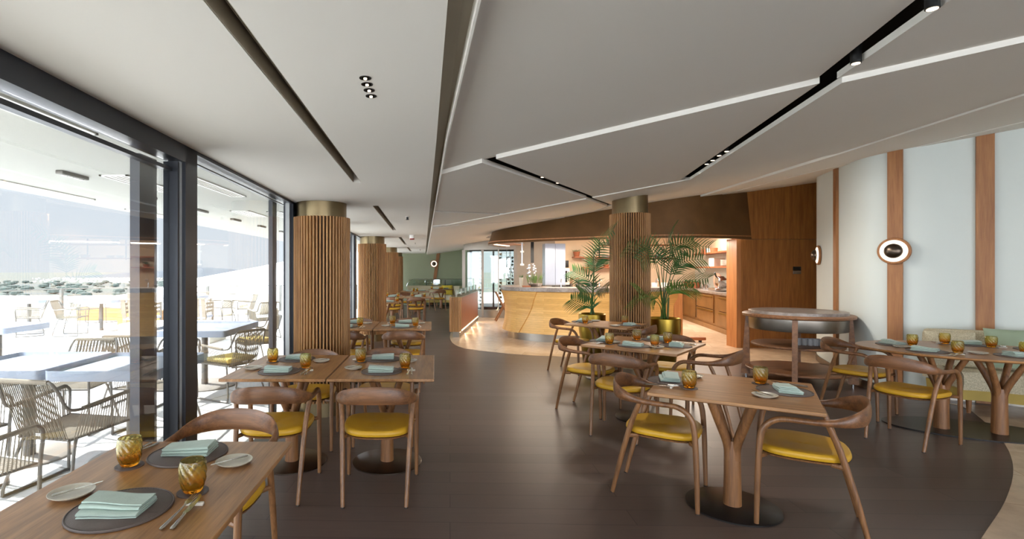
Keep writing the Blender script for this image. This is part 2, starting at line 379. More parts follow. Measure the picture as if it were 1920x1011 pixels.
# ---- right sloping ceiling panels
def panel(poly, off, lab, th=.035, mat='ceil'):
    b = MB(); b.prism(poly, lambda x, y: zslope(x, off), lambda x, y: zslope(x, off)+th); return struct('ceiling', b, mat, lab, smooth=False)
panel([(trr(Y0), Y0), (trr(2.8), 2.8), (trr(3.78), 3.78), (2.02, 2.70), (1.71, 1.78), (1.27, .3), (1.27, Y0)], .03, 'large sloping ceiling panel')
panel([(1.272, Y0), (1.272, .3), (1.38, .3), (1.83, 1.82), (2.09, 2.66), (2.73, 2.37), (10, -.6), (10, Y0)], .0, 'sloping ceiling panel beyond the light slot')
panel([(trr(3.79), 3.79), (.33, 3.57), (2.10, 7.09), (1.04, 7.66), (trr(6.05), 6.05)], .0, 'narrow ceiling panel by the shadow gap')
panel([(trr(6.17), 6.17), (.98, 7.72), (.21, 8.15), (trr(8.02), 8.02)], -.002, 'small triangular ceiling panel')
panel([(.42, 3.505), (2.03, 2.70), (3.08, 6.40), (3.22, 6.54), (2.18, 7.04)], .0, 'middle ceiling panel between two light slots')
panel([(2.10, 2.64), (2.73, 2.36), (4.05, 1.83), (4.2, 3.65), (4.50, 5.74), (3.3, 6.46), (3.16, 6.34)], -.03, 'ceiling panel right of the long light slot')
panel([(4.05, 1.82), (4.21, 3.65), (4.51, 5.74), (4.87, 9.47), (4.95, 10.3), (5.3, 10.3), (5.45, 7.5), (5.62, 6.4), (5.85, 5.08), (6.35, .9)], -.045, 'ceiling panel over the sofa tables')
panel([(6.355, .88), (5.852, 5.08), (5.622, 6.4), (5.452, 7.5), (5.302, 10.3), (10, 10.3), (10, -.62)], -.052, 'last ceiling panel against the pale wall')
panel([(.21, 8.155), (2.10, 7.10), (3.00, 8.90), (2.96, 9.6), (2.4, 10.15), (trr(8.1), 8.1)], -.014, 'far ceiling panel')
panel([(2.17, 7.05), (4.50, 5.745), (4.86, 9.47), (4.94, 10.3), (2.45, 10.2), (3.02, 9.6), (3.08, 8.85)], -.014, 'ceiling panel before the kitchen hood')
panel([(trr(8.17), 8.17), (2.39, 10.24), (4.94, 10.31), (10, 10.31), (10, 23), (trr(23), 23)], -.018, 'ceiling over the kitchen')
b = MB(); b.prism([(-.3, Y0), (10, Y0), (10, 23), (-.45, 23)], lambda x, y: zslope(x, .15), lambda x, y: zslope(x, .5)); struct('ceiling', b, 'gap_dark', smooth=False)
# track lights in the slots
def track_light():
    t = thing('track_spotlight', 'x', 'spotlight')
    b = MB(); b.cyl(0, 0, -.01, .1, .022, 20); b.make('housing', 'black', t)
    b = MB(); b.cyl(0, 0, -.012, -.0101, .017, 20); b.make('lens', 'lamp_spot', t); return Kind(t)
TL = track_light()
for i, (px, py, nm) in enumerate(((1742, 14, 'topmost in the long ceiling slot'), (1600, 117, 'in the long ceiling slot by the cross joint'), (1360, 283, 'first of four at the far end of the slot'), (1346, 291, 'second of four at the far end of the slot'), (1334, 300, 'third of four at the far end of the slot'), (1323, 307, 'last of four at the far end of the slot'))):
    xp = (px-CX)/F; yp = (CY-py)/F; Z = .7/(yp-.14*xp); x = xp*Z
    TL.put((x+.012, Z, zslope(x)+.005), 0, 'small black cylinder spotlight '+nm, 'ceiling track spotlights')
for (x, y, n) in ((.98, 4.74, 'first'), (1.25, 5.28, 'second'), (2.36, 7.45, 'third'), (2.62, 7.98, 'fourth')):
    TL.put((x+.02, y, zslope(x)+.03), 0, 'small black spotlight, %s along the diagonal slot' % n, 'diagonal slot spotlights')
for (x, y, ax, ay, az, pw, sz) in ((3.15, 6.5, 5.5, 6.6, 1.3, 28, 1.3), (3.0, 6.15, 5.3, 7.2, .6, 40, 1.2), (2.9, 5.8, 5.9, 6.0, 1.6, 14, 1.2), (2.75, 5.3, 2.1, 5.2, .7, 26, 1.2), (2.35, 3.8, 1.9, 3.3, .7, 20, 1.2), (2.05, 2.9, 5.0, 4.7, .7, 24, 1.0), (2.36, 7.45, 2.4, 7.0, .7, 30, 1.1), (2.62, 7.98, 3.9, 10.5, .5, 75, 1.1), (2.36, 7.5, 2.1, 10.7, .5, 75, 1.0), (1.25, 5.3, 1.3, 10.2, .0, 60, .8), (.98, 4.74, .6, 5.6, 0, 30, 1.3), (1.25, 5.28, .4, 8, 0, 35, 1.3)):
    spot('track spot beam', (x, y, zslope(x)-.06), (ax, ay, az), pw, sz, (1, .94, .86), .04, .9)
# four downlights, sprinkler, detector
def downlight():
    t = thing('ceiling_downlight', 'x', 'downlight')
    b = MB(); b.lathe([(.016, .0), (.022, -.002), (.022, .0), (.0, .001)][:3]+[(.014, .02), (.0001, .02)], 24); b.make('trim_ring', 'black', t)
    b = MB(); b.cyl(0, 0, -.006, -.001, .006, 12); b.make('lens', 'lamp_spot', t); return Kind(t)
DL = downlight()
for i, (x, y) in enumerate(((-.253, 1.867), (-.255, 1.931), (-.255, 1.994), (-.256, 2.061))):
    DL.put((x, y, zc), 0, 'small black round downlight, %s from the camera in the short row' % ['first', 'second', 'third', 'last'][i], 'row of four ceiling downlights')
t = thing('sprinkler_head', 'tiny chrome sprinkler head on the flat ceiling', 'sprinkler', (-.357, 6.72, zc))
b = MB(); b.cyl(0, 0, -.006, 0, .03, 16); b.make('base', 'white', t); b = MB(); b.cyl(0, 0, -.04, -.006, .014, 10); b.cyl(0, 0, -.045, -.04, .022, 12); b.make('nozzle', 'dark', t)
t = thing('smoke_detector', 'white round smoke detector with red underside on the flat ceiling', 'detector', (-.452, 10.3, zc))
b = MB(); b.cyl(0, 0, -.07, 0, .055, 24); b.make('housing', 'white', t); b = MB(); b.cyl(0, 0, -.095, -.07, .045, 24); b.make('sensor', plain('red plastic', srgb(150, 60, 50), .5), t)
for y in (13.2, 17.5):
    t = thing('sprinkler_head', 'tiny chrome sprinkler head %s the second column' % ('just past' if y < 14 else 'far beyond'), 'sprinkler', (-.5, y, zc))
    b = MB(); b.cyl(0, 0, -.04, 0, .012, 10); b.make('nozzle', 'plinth', t)

# ---- window wall (glazing with posts)
def fbox(b, y0, y1, z0, z1, d0=-.06, d1=.04):
    b.prism([(wx(y0)+d0, y0), (wx(y0)+d1, y0), (wx(y1)+d1, y1), (wx(y1)+d0, y1)], z0, z1)
wt = bpy.data.objects.new('window_1', None); C.objects.link(wt); tag(wt, 'near bay of sliding glass doors in dark metal frame', kind='structure')
b = MB(); fbox(b, Y0, 3.03, 2.105, 2.2); fbox(b, Y0, 2.85, 2.045, 2.065, -.05, -.01); b.make('header_beam', 'frame', wt, smooth=False)
b = MB(); fbox(b, 2.88, 3.03, 0, 2.2); b.make('post', 'frame', wt, smooth=False)
b = MB(); fbox(b, 2.855, 2.88, .03, 2.11, -.02, .02); b.make('seal', 'frame_edge', wt, smooth=False)
b = MB(); fbox(b, 2.63, 2.80, .03, 2.1, -.13, -.08); b.make('door_stile', 'frame', wt, smooth=False)
b = MB(); fbox(b, 2.83, 2.85, .03, 2.1, -.06, .02); b.make('door_edge', 'frame', wt, smooth=False)
b = MB(); fbox(b, Y0, 2.83, .02, 2.1, -.032, -.026); b.make('pane', 'glass', wt, smooth=False)
b = MB(); fbox(b, Y0, 3.03, 0, .02, -.1, .06); b.make('sill_track', 'alu', wt, smooth=False)
y0 = 3.03; n = 2
while y0 < 21.5:
    y1 = y0+2.42
    wt = bpy.data.objects.new('window_%d' % n, None); C.objects.link(wt); tag(wt, 'floor to ceiling window bay number %d from the camera' % n, kind='structure')
    b = MB(); fbox(b, y1-.18, y1, 0, 2.2); b.make('post', 'frame', wt, smooth=False)
    b = MB(); fbox(b, y1-.26, y1-.235, .03, 2.18, -.02, .02); b.make('seal', 'frame_edge', wt, smooth=False)
    b = MB(); fbox(b, y1-.46, y1-.32, .03, 2.18, -.13, -.09); b.make('door_stile', 'frame', wt, smooth=False)
    b = MB(); fbox(b, y0, y1, 2.178, 2.2); fbox(b, y0, y1-.3, 2.148, 2.156, -.05, -.02); b.make('header_beam', 'frame', wt, smooth=False)
    b = MB(); fbox(b, y0, y1-.18, .02, 2.18, -.032, -.026); b.make('pane', 'glass', wt, smooth=False)
    b = MB(); fbox(b, y0, y1, 0, .02, -.1, .06); b.make('sill_track', 'alu', wt, smooth=False)
    y0 = y1; n += 1
# glazed end behind the camera
wt = bpy.data.objects.new('window_20', None); C.objects.link(wt); tag(wt, 'glazed wall behind the camera', kind='structure')
for x in (-1.2, 1.4, 4.0, 6.6, 9.2):
    b = MB(); b.box(x-.06, x+.06, -7.05, -6.95, 0, zslope(x, .1) if x > 0 else 2.2); b.make('post', 'frame', wt, smooth=False)
# ---- far green wall
b = MB(); b.box(-2.2, 1.32, 22.0, 22.3, 0, 2.6); struct('wall_back', b, 'wall_green', 'sage green far wall')
b = MB(); dx = .2
b.prism([(-.18, 21.96), (-.04, 21.96), (-.04, 22.0), (-.18, 22.0)], 0, .01)
bb = bmesh.new(); b.b.free(); b.b = bb
b.loft([[(-.22, 21.96, .0), (-.08, 21.96, 0), (-.08, 22, 0), (-.22, 22, 0)], [(.10, 21.96, 2.28), (.24, 21.96, 2.28), (.24, 22, 2.28), (.10, 22, 2.28)]])
struct('trim_2', b, 'trimwood', 'slanted wood strip on the green wall')
# ---- right: wood wall, jamb, pale curved wall
b = MB(); b.box(5.86, 7.6, 9.8, 10.0, 0, 2.08); struct('wall_right', b, 'veneer', 'wood veneer wall beside the kitchen')
b = MB(); b.box(5.80, 7.6, 9.79, 10.0, 2.086, 3.3); struct('wall_right', b, 'veneer', 'upper veneer panel of the wood wall')
b = MB(); b.box(5.78, 5.86, 9.8, 10.14, 0, 2.1); struct('trim_3', b, 'veneer_edge', 'pale wood jamb of the kitchen opening')
b = MB(); b.box(7.02, 7.12, 9.76, 9.8, 0, 3.1)
WP = curve2([(7.3, 9.79), (6.72, 9.0), (6.3, 8.42), (5.9, 7.6), (5.62, 6.98), (5.5, 6.68), (5.45, 6.42), (5.54, 6.17), (5.75, 6.0), (6.1, 5.82), (6.5, 5.5), (7.0, 5.0), (7.6, 4.2), (8.4, 2.8), (9.6, .5)], 8)
b.b.free(); b = MB(); WO = offset(WP, .12)
b.loft([[(p[0], p[1], 0), (q[0], q[1], 0), (q[0], q[1], zslope(p[0], .04)), (p[0], p[1], zslope(p[0], .04))] for p, q in zip(WP, WO)])
struct('wall_right', b, 'wall_white', 'pale curved wall with wood posts')
WI = offset(WP, -.012)
b = MB(); b.loft([[(p[0], p[1], 0), (q[0], q[1], 0), (q[0], q[1], .1), (p[0], p[1], .1)] for p, q in zip(WI, WP)])
struct('baseboard_right', b, 'plinth', 'low metal skirting of the pale wall')
def on_wall(px):               # place and direction on the curved wall seen at a photo column
    k = (px-CX)/F
    for p, q in zip(WP, WP[1:]):
        a, c = p[0]/p[1]-k, q[0]/q[1]-k
        if (a <= 0) != (c <= 0) and p[1] < 8.6:
            t = a/(a-c); d = Vector((q[0]-p[0], q[1]-p[1])).normalized()
            return Vector((p[0]+(q[0]-p[0])*t, p[1]+(q[1]-p[1])*t)), d
for i, (px, w) in enumerate(((1570, .13), (1679, .14), (1846, .145))):
    p, d = on_wall(px); nrm = Vector((d.y, -d.x))
    if nrm.y > 0 and i > 0: pass
    a = p-d*w/2; c = p+d*w/2
    b = MB(); b.prism([tuple(a+nrm*.035), tuple(c+nrm*.035), tuple(c-nrm*.03), tuple(a-nrm*.03)], 0, zslope(p.x, -.04))
    struct('trim_%d' % (5+i), b, 'trimwood', ['slim wood post by the serving trolley', 'wood post that carries the round wall lamp', 'wood post behind the sofa'][i])
# enclosing walls that keep the daylight to the windows
b = MB(); b.box(9.6, 9.8, -7, 23, 0, 4); struct('wall_side', b, 'wall_white', 'outer wall beyond the kitchen')
b = MB(); b.box(7.5, 9.7, 9.8, 9.95, 0, 3.8); struct('wall_inner', b, 'wall_cream')
# ---- sconces
def sconce():
    t = thing('wall_lamp', 'x', 'wall lamp')           # faces -Y
    R = Matrix.Rotation(PI/2, 4, 'X')
    def lt(prof, n=40):
        b = MB(); b.lathe(prof, n); bmesh.ops.transform(b.b, matrix=R, verts=b.b.verts); return b
    lt([(.001, 0), (.155, 0), (.16, .012), (.155, .03), (.145, .032), (.14, .028), (.001, .028)]).make('backplate', 'trimwood', t)
    lt([(.001, .03), (.13, .03), (.13, .036), (.001, .036)]).make('light_disc', 'led_white', t)
    lt([(.088, .052), (.085, .07), (.07, .09), (.045, .104), (.02, .111), (.001, .113), (.001, .07), (.03, .068), (.08, .05)]).make('dome', 'bronze', t)
    lt([(.012, .03), (.012, .06)], 12).make('stem', 'bronze', t)
    return Kind(t)
SC = sconce()
p, d = on_wall(1678); nrm = Vector((d.y, -d.x)); SC.put((p.x+nrm.x*.036, p.y+nrm.y*.036, 1.725), math.atan2(nrm.y, nrm.x)+PI/2, 'round wall lamp with dark dome and glowing ring on a wood post')
p, d = on_wall(1537); nrm = Vector((d.y, -d.x)); SC.put((p.x+nrm.x*.005, p.y+nrm.y*.005, 1.735), math.atan2(nrm.y, nrm.x)+PI/2, 'round wall lamp seen edge-on beside the wood veneer wall')
SC.put((-.03, 21.95, 1.755), 0, 'small round wall lamp on the far green wall')
# ---- thermostat on the wood wall
t = thing('wall_control_panel', 'small dark control panel on the wood veneer wall', 'control panel', (6.93, 9.8, 1.49))
b = MB(); b.rbox(-.075, .075, -.012, 0, 0, .07, .004); b.make('screen', 'black', t); b = MB(); b.rbox(-.075, .075, -.012, 0, -.07, -.005, .004); b.make('button_plate', 'plinth', t)

# ---- columns
def column(x, y, label, ztop, slope=0, n=54, R=.3):
    t = thing('column', label, 'column', (x, y, 0)); t['kind'] = 'structure'
    b = MB(); b.cyl(0, 0, .0, .17, .25, 40); b.make('base', 'collar', t)
    b = MB(); b.cyl(0, 0, .155, ztop, .262, 48); b.make('core', plain('dark backing', srgb(44, 32, 24), .8) if 'dark backing' not in bpy.data.materials else bpy.data.materials['dark backing'], t)
    b = MB()
    for i in range(n):
        a = 2*PI*i/n; w = 2*PI*R/n*.52
        m = Matrix.Rotation(a, 4, 'Z')
        pr = [(.258, -w/2), (R-.007, -w/2), (R-.001, -w/2+.005), (R, 0), (R-.001, w/2-.005), (R-.007, w/2), (.258, w/2)]
        b.loft([[m @ Vector((p[0], p[1], z)) for p in pr] for z in (.15, ztop)])
    b.make('batten_cladding', 'batten', t, smooth=False)
    b = MB(); ns = 48
    b.loft([[(.262*math.cos(2*PI*i/ns), .262*math.sin(2*PI*i/ns), ztop) for i in range(ns)], [(.262*math.cos(2*PI*i/ns), .262*math.sin(2*PI*i/ns), (zslope(x+.262*math.cos(2*PI*i/ns)) if slope else 2.2)) for i in range(ns)]])
    b.make('collar', 'collar', t)
    return t
column(-1.2, 5.43, 'thick wood-batten column behind the second window tables', 2.045)
column(-1.33, 10.9, 'second wood-batten column along the windows', 2.045)
column(-1.45, 16.2, 'third wood-batten column along the windows', 2.045)
column(-1.6, 21.1, 'last wood-batten column before the green wall', 2.045)
column(3.03, 7.95, 'wood-batten column standing between the two palms', 2.36, 1)

# ---- low partition with glass screen
P0, P1 = Vector((.36, 11.3)), Vector((1.14, 15.4)); dr = (P1-P0).normalized(); nr = Vector((dr.y, -dr.x))
t = thing('low_partition', 'low wood partition with batten end and glass screen on top', 'partition', (P0.x, P0.y, 0)); t['kind'] = 'thing'
L = (P1-P0).length; mt = Matrix(((dr.x, nr.x, 0, 0), (dr.y, nr.y, 0, 0), (0, 0, 1, 0), (0, 0, 0, 1)))
b = MB(); b.box(.05, L, 0, .16, .13, .89, mt); b.make('body', wood('partition veneer', srgb(112, 62, 34), srgb(144, 86, 50), 2, .7, .42), t, smooth=False)
b = MB(); b.box(.08, L-.05, .03, .17, 0, .13, mt); b.make('plinth', 'plinth', t, smooth=False)
b = MB()
for k in range(9): b.box(-.005, .05, -.03+.03*k, -.012+.03*k, .13, .89, mt)
for k in range(12): b.box(.03*k, .03*k+.018, -.035, 0, .13, .89, mt)
b.make('batten_cladding', 'batten', t, smooth=False)
b = MB(); b.box(0, L, -.03, .24, .89, .905, mt); b.make('cap_rail', 'collar', t, smooth=False)
b = MB(); b.box(.02, L, .1, .112, .905, 1.06, mt); b.make('glass_screen', 'glass_edge', t, smooth=False)
for k in range(6): b = MB(); b.box(.05+k*.8, .09+k*.8, .09, .125, .905, 1.05, mt); b.make('glass_clip', 'plinth', t, smooth=False)
b = MB(); b.box(.15, L-.1, .175, .185, .10, .12, mt); b.make('light_strip', 'led_warm', t, smooth=False)
for k in range(3):
    q = P0+dr*(.8+1.3*k)+nr*.24; area('partition strip light', (q.x, q.y, .11), (q.x+nr.x*.3, q.y+nr.y*.3, 0), .06, 1.2, 1.5, (1, .74, .46)).rotation_euler.z += 0

b = MB(); b.lathe([(.40, -.03), (.46, -.03), (.46, .05), (.40, .05), (.40, -.03)], 48, (1.62, 13.75, zslope(1.62, -.018)))
struct('trim_10', b, 'hood', 'dark round recess ring in the ceiling before the hood')
b = MB(); b.cyl(1.62, 13.75, zslope(1.62)-.03, zslope(1.62)-.025, .41, 40); struct('trim_11', b, 'gap_dark')
t = thing('floor_socket', 'small black socket plate on the foot of the first column', 'socket', (-1.2, 5.125, .5))
b = MB(); b.rbox(-.035, .035, -.012, .0, -.06, .06, .004); b.make('plate', 'black', t); b = MB(); b.box(-.018, .018, -.014, -.012, .01, .045); b.box(-.018, .018, -.014, -.012, -.045, -.01); b.make('outlet', 'plinth', t)
# ================================================================ KITCHEN
def resamp(pts, n):
    d = [0]
    for p, q in zip(pts, pts[1:]): d.append(d[-1]+math.hypot(q[0]-p[0], q[1]-p[1]))
    o = []
    for i in range(n):
        s_ = d[-1]*i/(n-1); k = 0
        while k < len(d)-2 and d[k+1] < s_: k += 1
        t = (s_-d[k])/max(1e-9, d[k+1]-d[k]); o.append((pts[k][0]+(pts[k+1][0]-pts[k][0])*t, pts[k][1]+(pts[k+1][1]-pts[k][1])*t))
    return o
CB = resamp(curve2([(1.95, 12.5), (1.72, 12.0), (1.66, 11.5), (1.76, 11.08), (2.05, 10.74), (2.5, 10.5), (3.2, 10.4), (4.2, 10.55), (5.12, 10.93)], 8), 60)
ct = thing('kitchen_counter', 'curved oak-clad kitchen counter with grey stone top', 'counter', (0, 0, 0))
prof = [(.17, .09), (.3, .055), (.5, .03), (.7, .035), (.88, .07), (1.045, .12)]
b = MB(); b.loft([[(p[0], p[1], z) for p in offset(CB, -o)]+[(p[0], p[1], z) for p in offset(CB, .1)[::-1]] for z, o in prof]); b.make('front_cladding', 'counter', ct)
b = MB(); rings = []
for z, o in prof:
    nn = 26+int(0); end = .335+.085*(z-.17)/.87
    cc = resamp(offset(CB, -o-.028), 200)[:int(200*end)]; ci = resamp(offset(CB, -o+.01), 200)[:int(200*end)]
    cc = resamp(cc, 40); ci = resamp(ci, 40); rings.append([(p[0], p[1], z-.004 if z < .2 else z) for p in cc]+[(p[0], p[1], z) for p in ci[::-1]])
b.loft(rings); b.make('overlap_panel', brick_mat('laminated oak front', [srgb(220, 178, 108), srgb(206, 160, 92)], srgb(182, 134, 74), .7, .045, .001, (PI/2, 0, 0), .4, grain=(3, 3, 30)), ct)
b = MB(); b.prism([tuple(p) for p in offset(CB, .0)]+[tuple(p) for p in offset(CB, .2)[::-1]], 0, .17); b.make('plinth', 'plinth', ct)
b = MB(); b.prism([tuple(p) for p in offset(CB, -.16)]+[tuple(p) for p in offset(CB, .7)[::-1]], 1.05, 1.13); b.make('stone_top', 'marble', ct)
b = MB(); b.prism([tuple(p) for p in offset(CB, .62)]+[tuple(p) for p in offset(CB, .66)[::-1]], 0, 1.05); b.make('back_panel', 'steel_sheet', ct)
b = MB(); b.box(5.08, 5.26, 10.86, 11.6, 0, 1.05); b.make('end_panel', 'veneer_edge', ct)
for k in range(5):
    b = MB(); z = .28+.15*k
    b.loft([[(p[0], p[1], z), (q[0], q[1], z), (q[0], q[1], z+.006), (p[0], p[1], z+.006)] for p, q in zip(offset(CB, -.075-.0)[26:], offset(CB, -.03)[26:])])
    b.make('shadow_groove', 'veneer', ct) if False else b.b.free()
# hood
HB = resamp(curve2([(1.75, 13.2), (1.36, 12.5), (1.24, 11.8), (1.4, 11.2), (1.85, 10.7), (2.5, 10.2), (3.2, 9.7), (3.9, 9.35), (4.7, 9.25), (5.3, 9.4), (5.98, 9.66)], 8), 60)
hd = thing('kitchen_hood', 'long curved bronze hood band hanging over the counter', 'hood', (0, 0, 0))
HT = offset(HB, .1)
b = MB(); b.loft([[(p[0], p[1], 2.08) for p in HB]+[(p[0], p[1], 2.08) for p in offset(HB, .1)[::-1]],
                  [(p[0], p[1], zslope(p[0], .0)) for p in HT]+[(p[0], p[1], zslope(p[0], .0)) for p in offset(HT, .05)[::-1]]])
b.make('bronze_band', 'hood', hd)
b = MB(); b.prism([tuple(p) for p in offset(HB, .005)]+[tuple(p) for p in offset(HB, .6)[::-1]], 2.12, 2.14); b.make('underside', 'veneer_edge', hd)
b = MB(); b.prism([tuple(p) for p in offset(HB, .12)]+[tuple(p) for p in offset(HB, .2)[::-1]], 2.1, 2.119); b.make('light_strip', 'led_panel', hd)
for (x, y, w) in ((2.4, 11.2, 1.4), (3.9, 10.4, 1.6), (5.2, 10.6, 1.2)):
    area('hood lamp', (x, y, 2.06), (x-.05, y-.12, 0), w, .2, 14, (1, .86, .7))
for (x, y, px, w) in ((4.4, 14.2, 0, 3), (6.6, 13.6, 0, 2), (3.0, 14.6, 0, 1.2)):
    area('kitchen ceiling lamp', (x, y, 2.62), (x, y, 0), w, 1.4, 50 if x > 3.5 else 24, (1, .88, .75))
# walls of the kitchen
b = MB(); b.box(2.62, 3.9, 16.6, 16.75, 0, 3.4); struct('wall_kitchen', b, 'grey_wall', 'grey wall behind the hanging glasses')
b = MB(); b.box(3.9, 9.6, 16.6, 16.75, 0, 3.6); struct('wall_kitchen', b, 'wall_cream', 'cream back wall of the kitchen')
K0, K1 = Vector((7.75, 16.5)), Vector((6.5, 10.9)); kd = (K1-K0).normalized(); kn = Vector((kd.y, -kd.x))   # kn: to the room
def kp(s, t): q = K0+kd*s+kn*t; return (q.x, q.y)
b = MB(); b.prism([kp(-.5, -.65), kp(6.2, -.65), kp(6.2, -.8), kp(-.5, -.8)], 0, 3.7); struct('wall_kitchen', b, 'kit_tile', 'pale splash wall behind the worktop')
b = MB(); b.prism([kp(-.5, -.645), kp(6.2, -.645), kp(6.2, -.655), kp(-.5, -.655)], 1.99, 3.6); struct('wall_kitchen', b, 'wall_cream')
# back-right cabinets
cb = thing('kitchen_cabinet', 'brass-fronted cabinet run with sliding doors along the side wall', 'cabinet', (0, 0, 0))
def kbox(b, s0, s1, t0, t1, z0, z1): b.prism([kp(s0, t0), kp(s1, t0), kp(s1, t1), kp(s0, t1)], z0, z1)
b = MB(); kbox(b, 0, 6, -.6, -.03, .0, .9); b.make('body', 'cabinet', cb, smooth=False)
b = MB(); kbox(b, 0, 6, -.64, .02, .9, .95); b.make('worktop', 'marble', cb, smooth=False)
b = MB(); kbox(b, 0, 6, -.5, 0, .0, .12); b.make('plinth', 'cabinet', cb, smooth=False)
for s0, s1, z0, z1 in ((.15, .75, .18, .86), (1.0, 2.3, .18, .86), (2.45, 3.9, .52, .86), (2.45, 3.9, .18, .5), (4.3, 5.8, .52, .86), (4.3, 5.8, .18, .5)):
    b = MB(); kbox(b, s0, s1, -.03, .0, z0, z1); d = b.make('door', 'cabinet', cb, smooth=False)
    b = MB(); kbox(b, s0+.05, s1-.05, .0, .025, z1-.05, z1-.03); b.make('handle', 'brass', d, smooth=False)
b = MB(); kbox(b, .78, .98, -.028, -.02, .18, .86); kbox(b, 2.32, 2.43, -.028, -.02, .18, .86); b.make('dark_gap', 'black', cb, smooth=False)
b = MB(); b.box(3.9, 7.55, 15.95, 16.57, 0, .9); c2 = thing('kitchen_worktop', 'back kitchen worktop with oven and utensils', 'worktop', (0, 0, 0)); b.make('body', 'cabinet', c2, smooth=False)
b = MB(); b.box(3.88, 7.55, 15.93, 16.58, .9, .95); b.make('worktop', 'shelfwood', c2, smooth=False)
# shelves
def shelf(b, lab, mat='shelfwood'):
    o = b.make('wall_shelf', mat, smooth=False); return tag(o, lab, 'shelf')
b = MB(); b.box(4.45, 5.9, 16.28, 16.6, 1.88, 1.92); shelf(b, 'upper wood shelf on the cream back wall')
b = MB(); b.box(4.75, 5.9, 16.28, 16.6, 1.55, 1.59); shelf(b, 'lower wood shelf on the cream back wall')
b = MB(); b.prism([kp(1.0, -.3), kp(5.6, -.3), kp(5.6, -.65), kp(1.0, -.65)], 1.94, 1.98); shelf(b, 'upper wood shelf on the pale side wall')
b = MB(); b.prism([kp(1.0, -.3), kp(5.6, -.3), kp(5.6, -.65), kp(1.0, -.65)], 1.55, 1.59); shelf(b, 'lower wood shelf with plates on the pale side wall')
# steel shaft on the counter
t = thing('steel_shaft', 'tall brushed steel shaft between counter and hood', 'kitchen shaft', (2.8, 12.0, 1.13))
b = MB(); b.rbox(-.235, -.002, -.12, .2, 0, .98, .004); b.make('panel', 'steel_sheet', t, smooth=False)
b = MB(); b.rbox(.002, .235, -.12, .2, 0, .98, .004); b.make('panel', 'steel_sheet', t, smooth=False)
b = MB(); b.box(-.24, .24, -.13, .21, 0, .02); b.make('base', 'plinth', t)
# oven
t = thing('combi_oven', 'white combi oven with glass door on the back worktop', 'oven', (3.98, 16.25, .95))
b = MB(); b.rbox(-.2, .24, -.25, .25, .08, .6, .01); b.make('body', 'white', t); b = MB(); b.box(-.18, .16, -.262, -.25, .16, .52); b.make('door', 'black', t)
b = MB(); b.tube([(.19, -.29, .2), (.19, -.29, .5)], .012); b.make('handle', 'dark', t); b = MB(); b.box(-.2, .24, -.25, .25, .0, .08); b.make('base', 'black', t)
b = MB(); b.rbox(-.2, .22, -.22, .2, .62, .84, .01); b.make('hood', 'black', t)
# pots with utensils, bottles, sockets
def crock(x, y, z, lab, mat='plinth', r=.055, h=.12, sticks=5):
    t = thing('utensil_crock', lab, 'utensil holder', (x, y, z))
    b = MB(); b.lathe([(.001, 0), (r, 0), (r, h), (r-.006, h), (r-.008, .01), (.001, .01)], 20); b.make('crock', mat, t)
    for k in range(sticks):
        a = 2*PI*k/sticks; b = MB(); b.tube([(0, 0, .02), (.05*math.cos(a), .05*math.sin(a), h+.1+.02*(k % 3))], .006, 6)
        b.tube([(.05*math.cos(a), .05*math.sin(a), h+.1+.02*(k % 3)), (.06*math.cos(a), .06*math.sin(a), h+.16+.02*(k % 3))], .016, 8, .006, up=(0, 1, 0)); b.make('utensil', 'shelfwood', t)
crock(4.30, 16.15, .95, 'grey crock of wooden spoons beside the oven')
crock(4.50, 16.15, .95, 'steel crock of wooden spoons, second from the oven', 'silver')
def bottle_at(x, y, z, lab, mat='bottle', h=.22, cat_='bottle', name='bottle'):
    b = MB(); b.lathe([(.001, 0), (.032, 0), (.034, .01), (.034, h*.55), (.013, h*.75), (.013, h), (.001, h)], 16)
    return tag(b.make(name, mat, None, (x, y, z)), lab, cat_)
bottle_at(5.1, 16.2, .95, 'dark sauce bottle with pale label on the back worktop')
bottle_at(4.95, 16.15, .95, 'small black bottle on the back worktop', 'black', .14)
bottle_at(*kp(1.75, -.35), .95, 'steel shaker standing by the terracotta bowls', 'silver', .2, 'shaker', 'cocktail_shaker')
for i, x in enumerate((4.95, 5.07)):
    tag(MB().box(x-.03, x+.03, 16.585, 16.6, 1.28, 1.34).make('wall_socket', 'black'), 'black wall socket, %s above the back worktop' % ('first' if i == 0 else 'second'), 'socket')
def pot_plant(x, y, z, lab, r=.09, h=.13, mat='terracotta', gh=.12, n=26, leaf='leaf', name='potted_herb'):
    t = thing(name, lab, 'potted plant', (x, y, z))
    b = MB(); b.lathe([(.001, 0), (r*.7, 0), (r, h), (r*.92, h), (r*.85, h*.9), (.001, h*.88)], 20); b.make('pot', mat, t)
    b = MB()
    for k in range(n):
        a = random.uniform(0, 2*PI); rr = random.uniform(.1, 1)*r; q = Vector((math.cos(a)*rr, math.sin(a)*rr, h*.85))
        e = q+Vector((math.cos(a)*r*.6*random.random(), math.sin(a)*r*.6*random.random(), gh*random.uniform(.5, 1)))
        b.tube([q, (q+e)/2+Vector((0, 0, gh*.1)), e], [.003, .014, .001], 5, [.002, .004, .001])
    b.make('foliage', leaf, t); return t
pot_plant(4.55, 16.42, 1.92, 'terracotta pot with herb on the upper back shelf', .11, .16)
pot_plant(5.0, 16.42, 1.59, 'low herb pot on the lower back shelf beside the palm', .1, .08)
pot_plant(5.5, 16.42, 1.59, 'second low herb pot on the lower back shelf', .1, .08)
pot_plant(*kp(.35, -.32), .95, 'ribbed terracotta bowl with cress on the worktop', .16, .17)
pot_plant(*kp(1.05, -.32), .95, 'smooth terracotta bowl with herbs on the worktop', .17, .17)
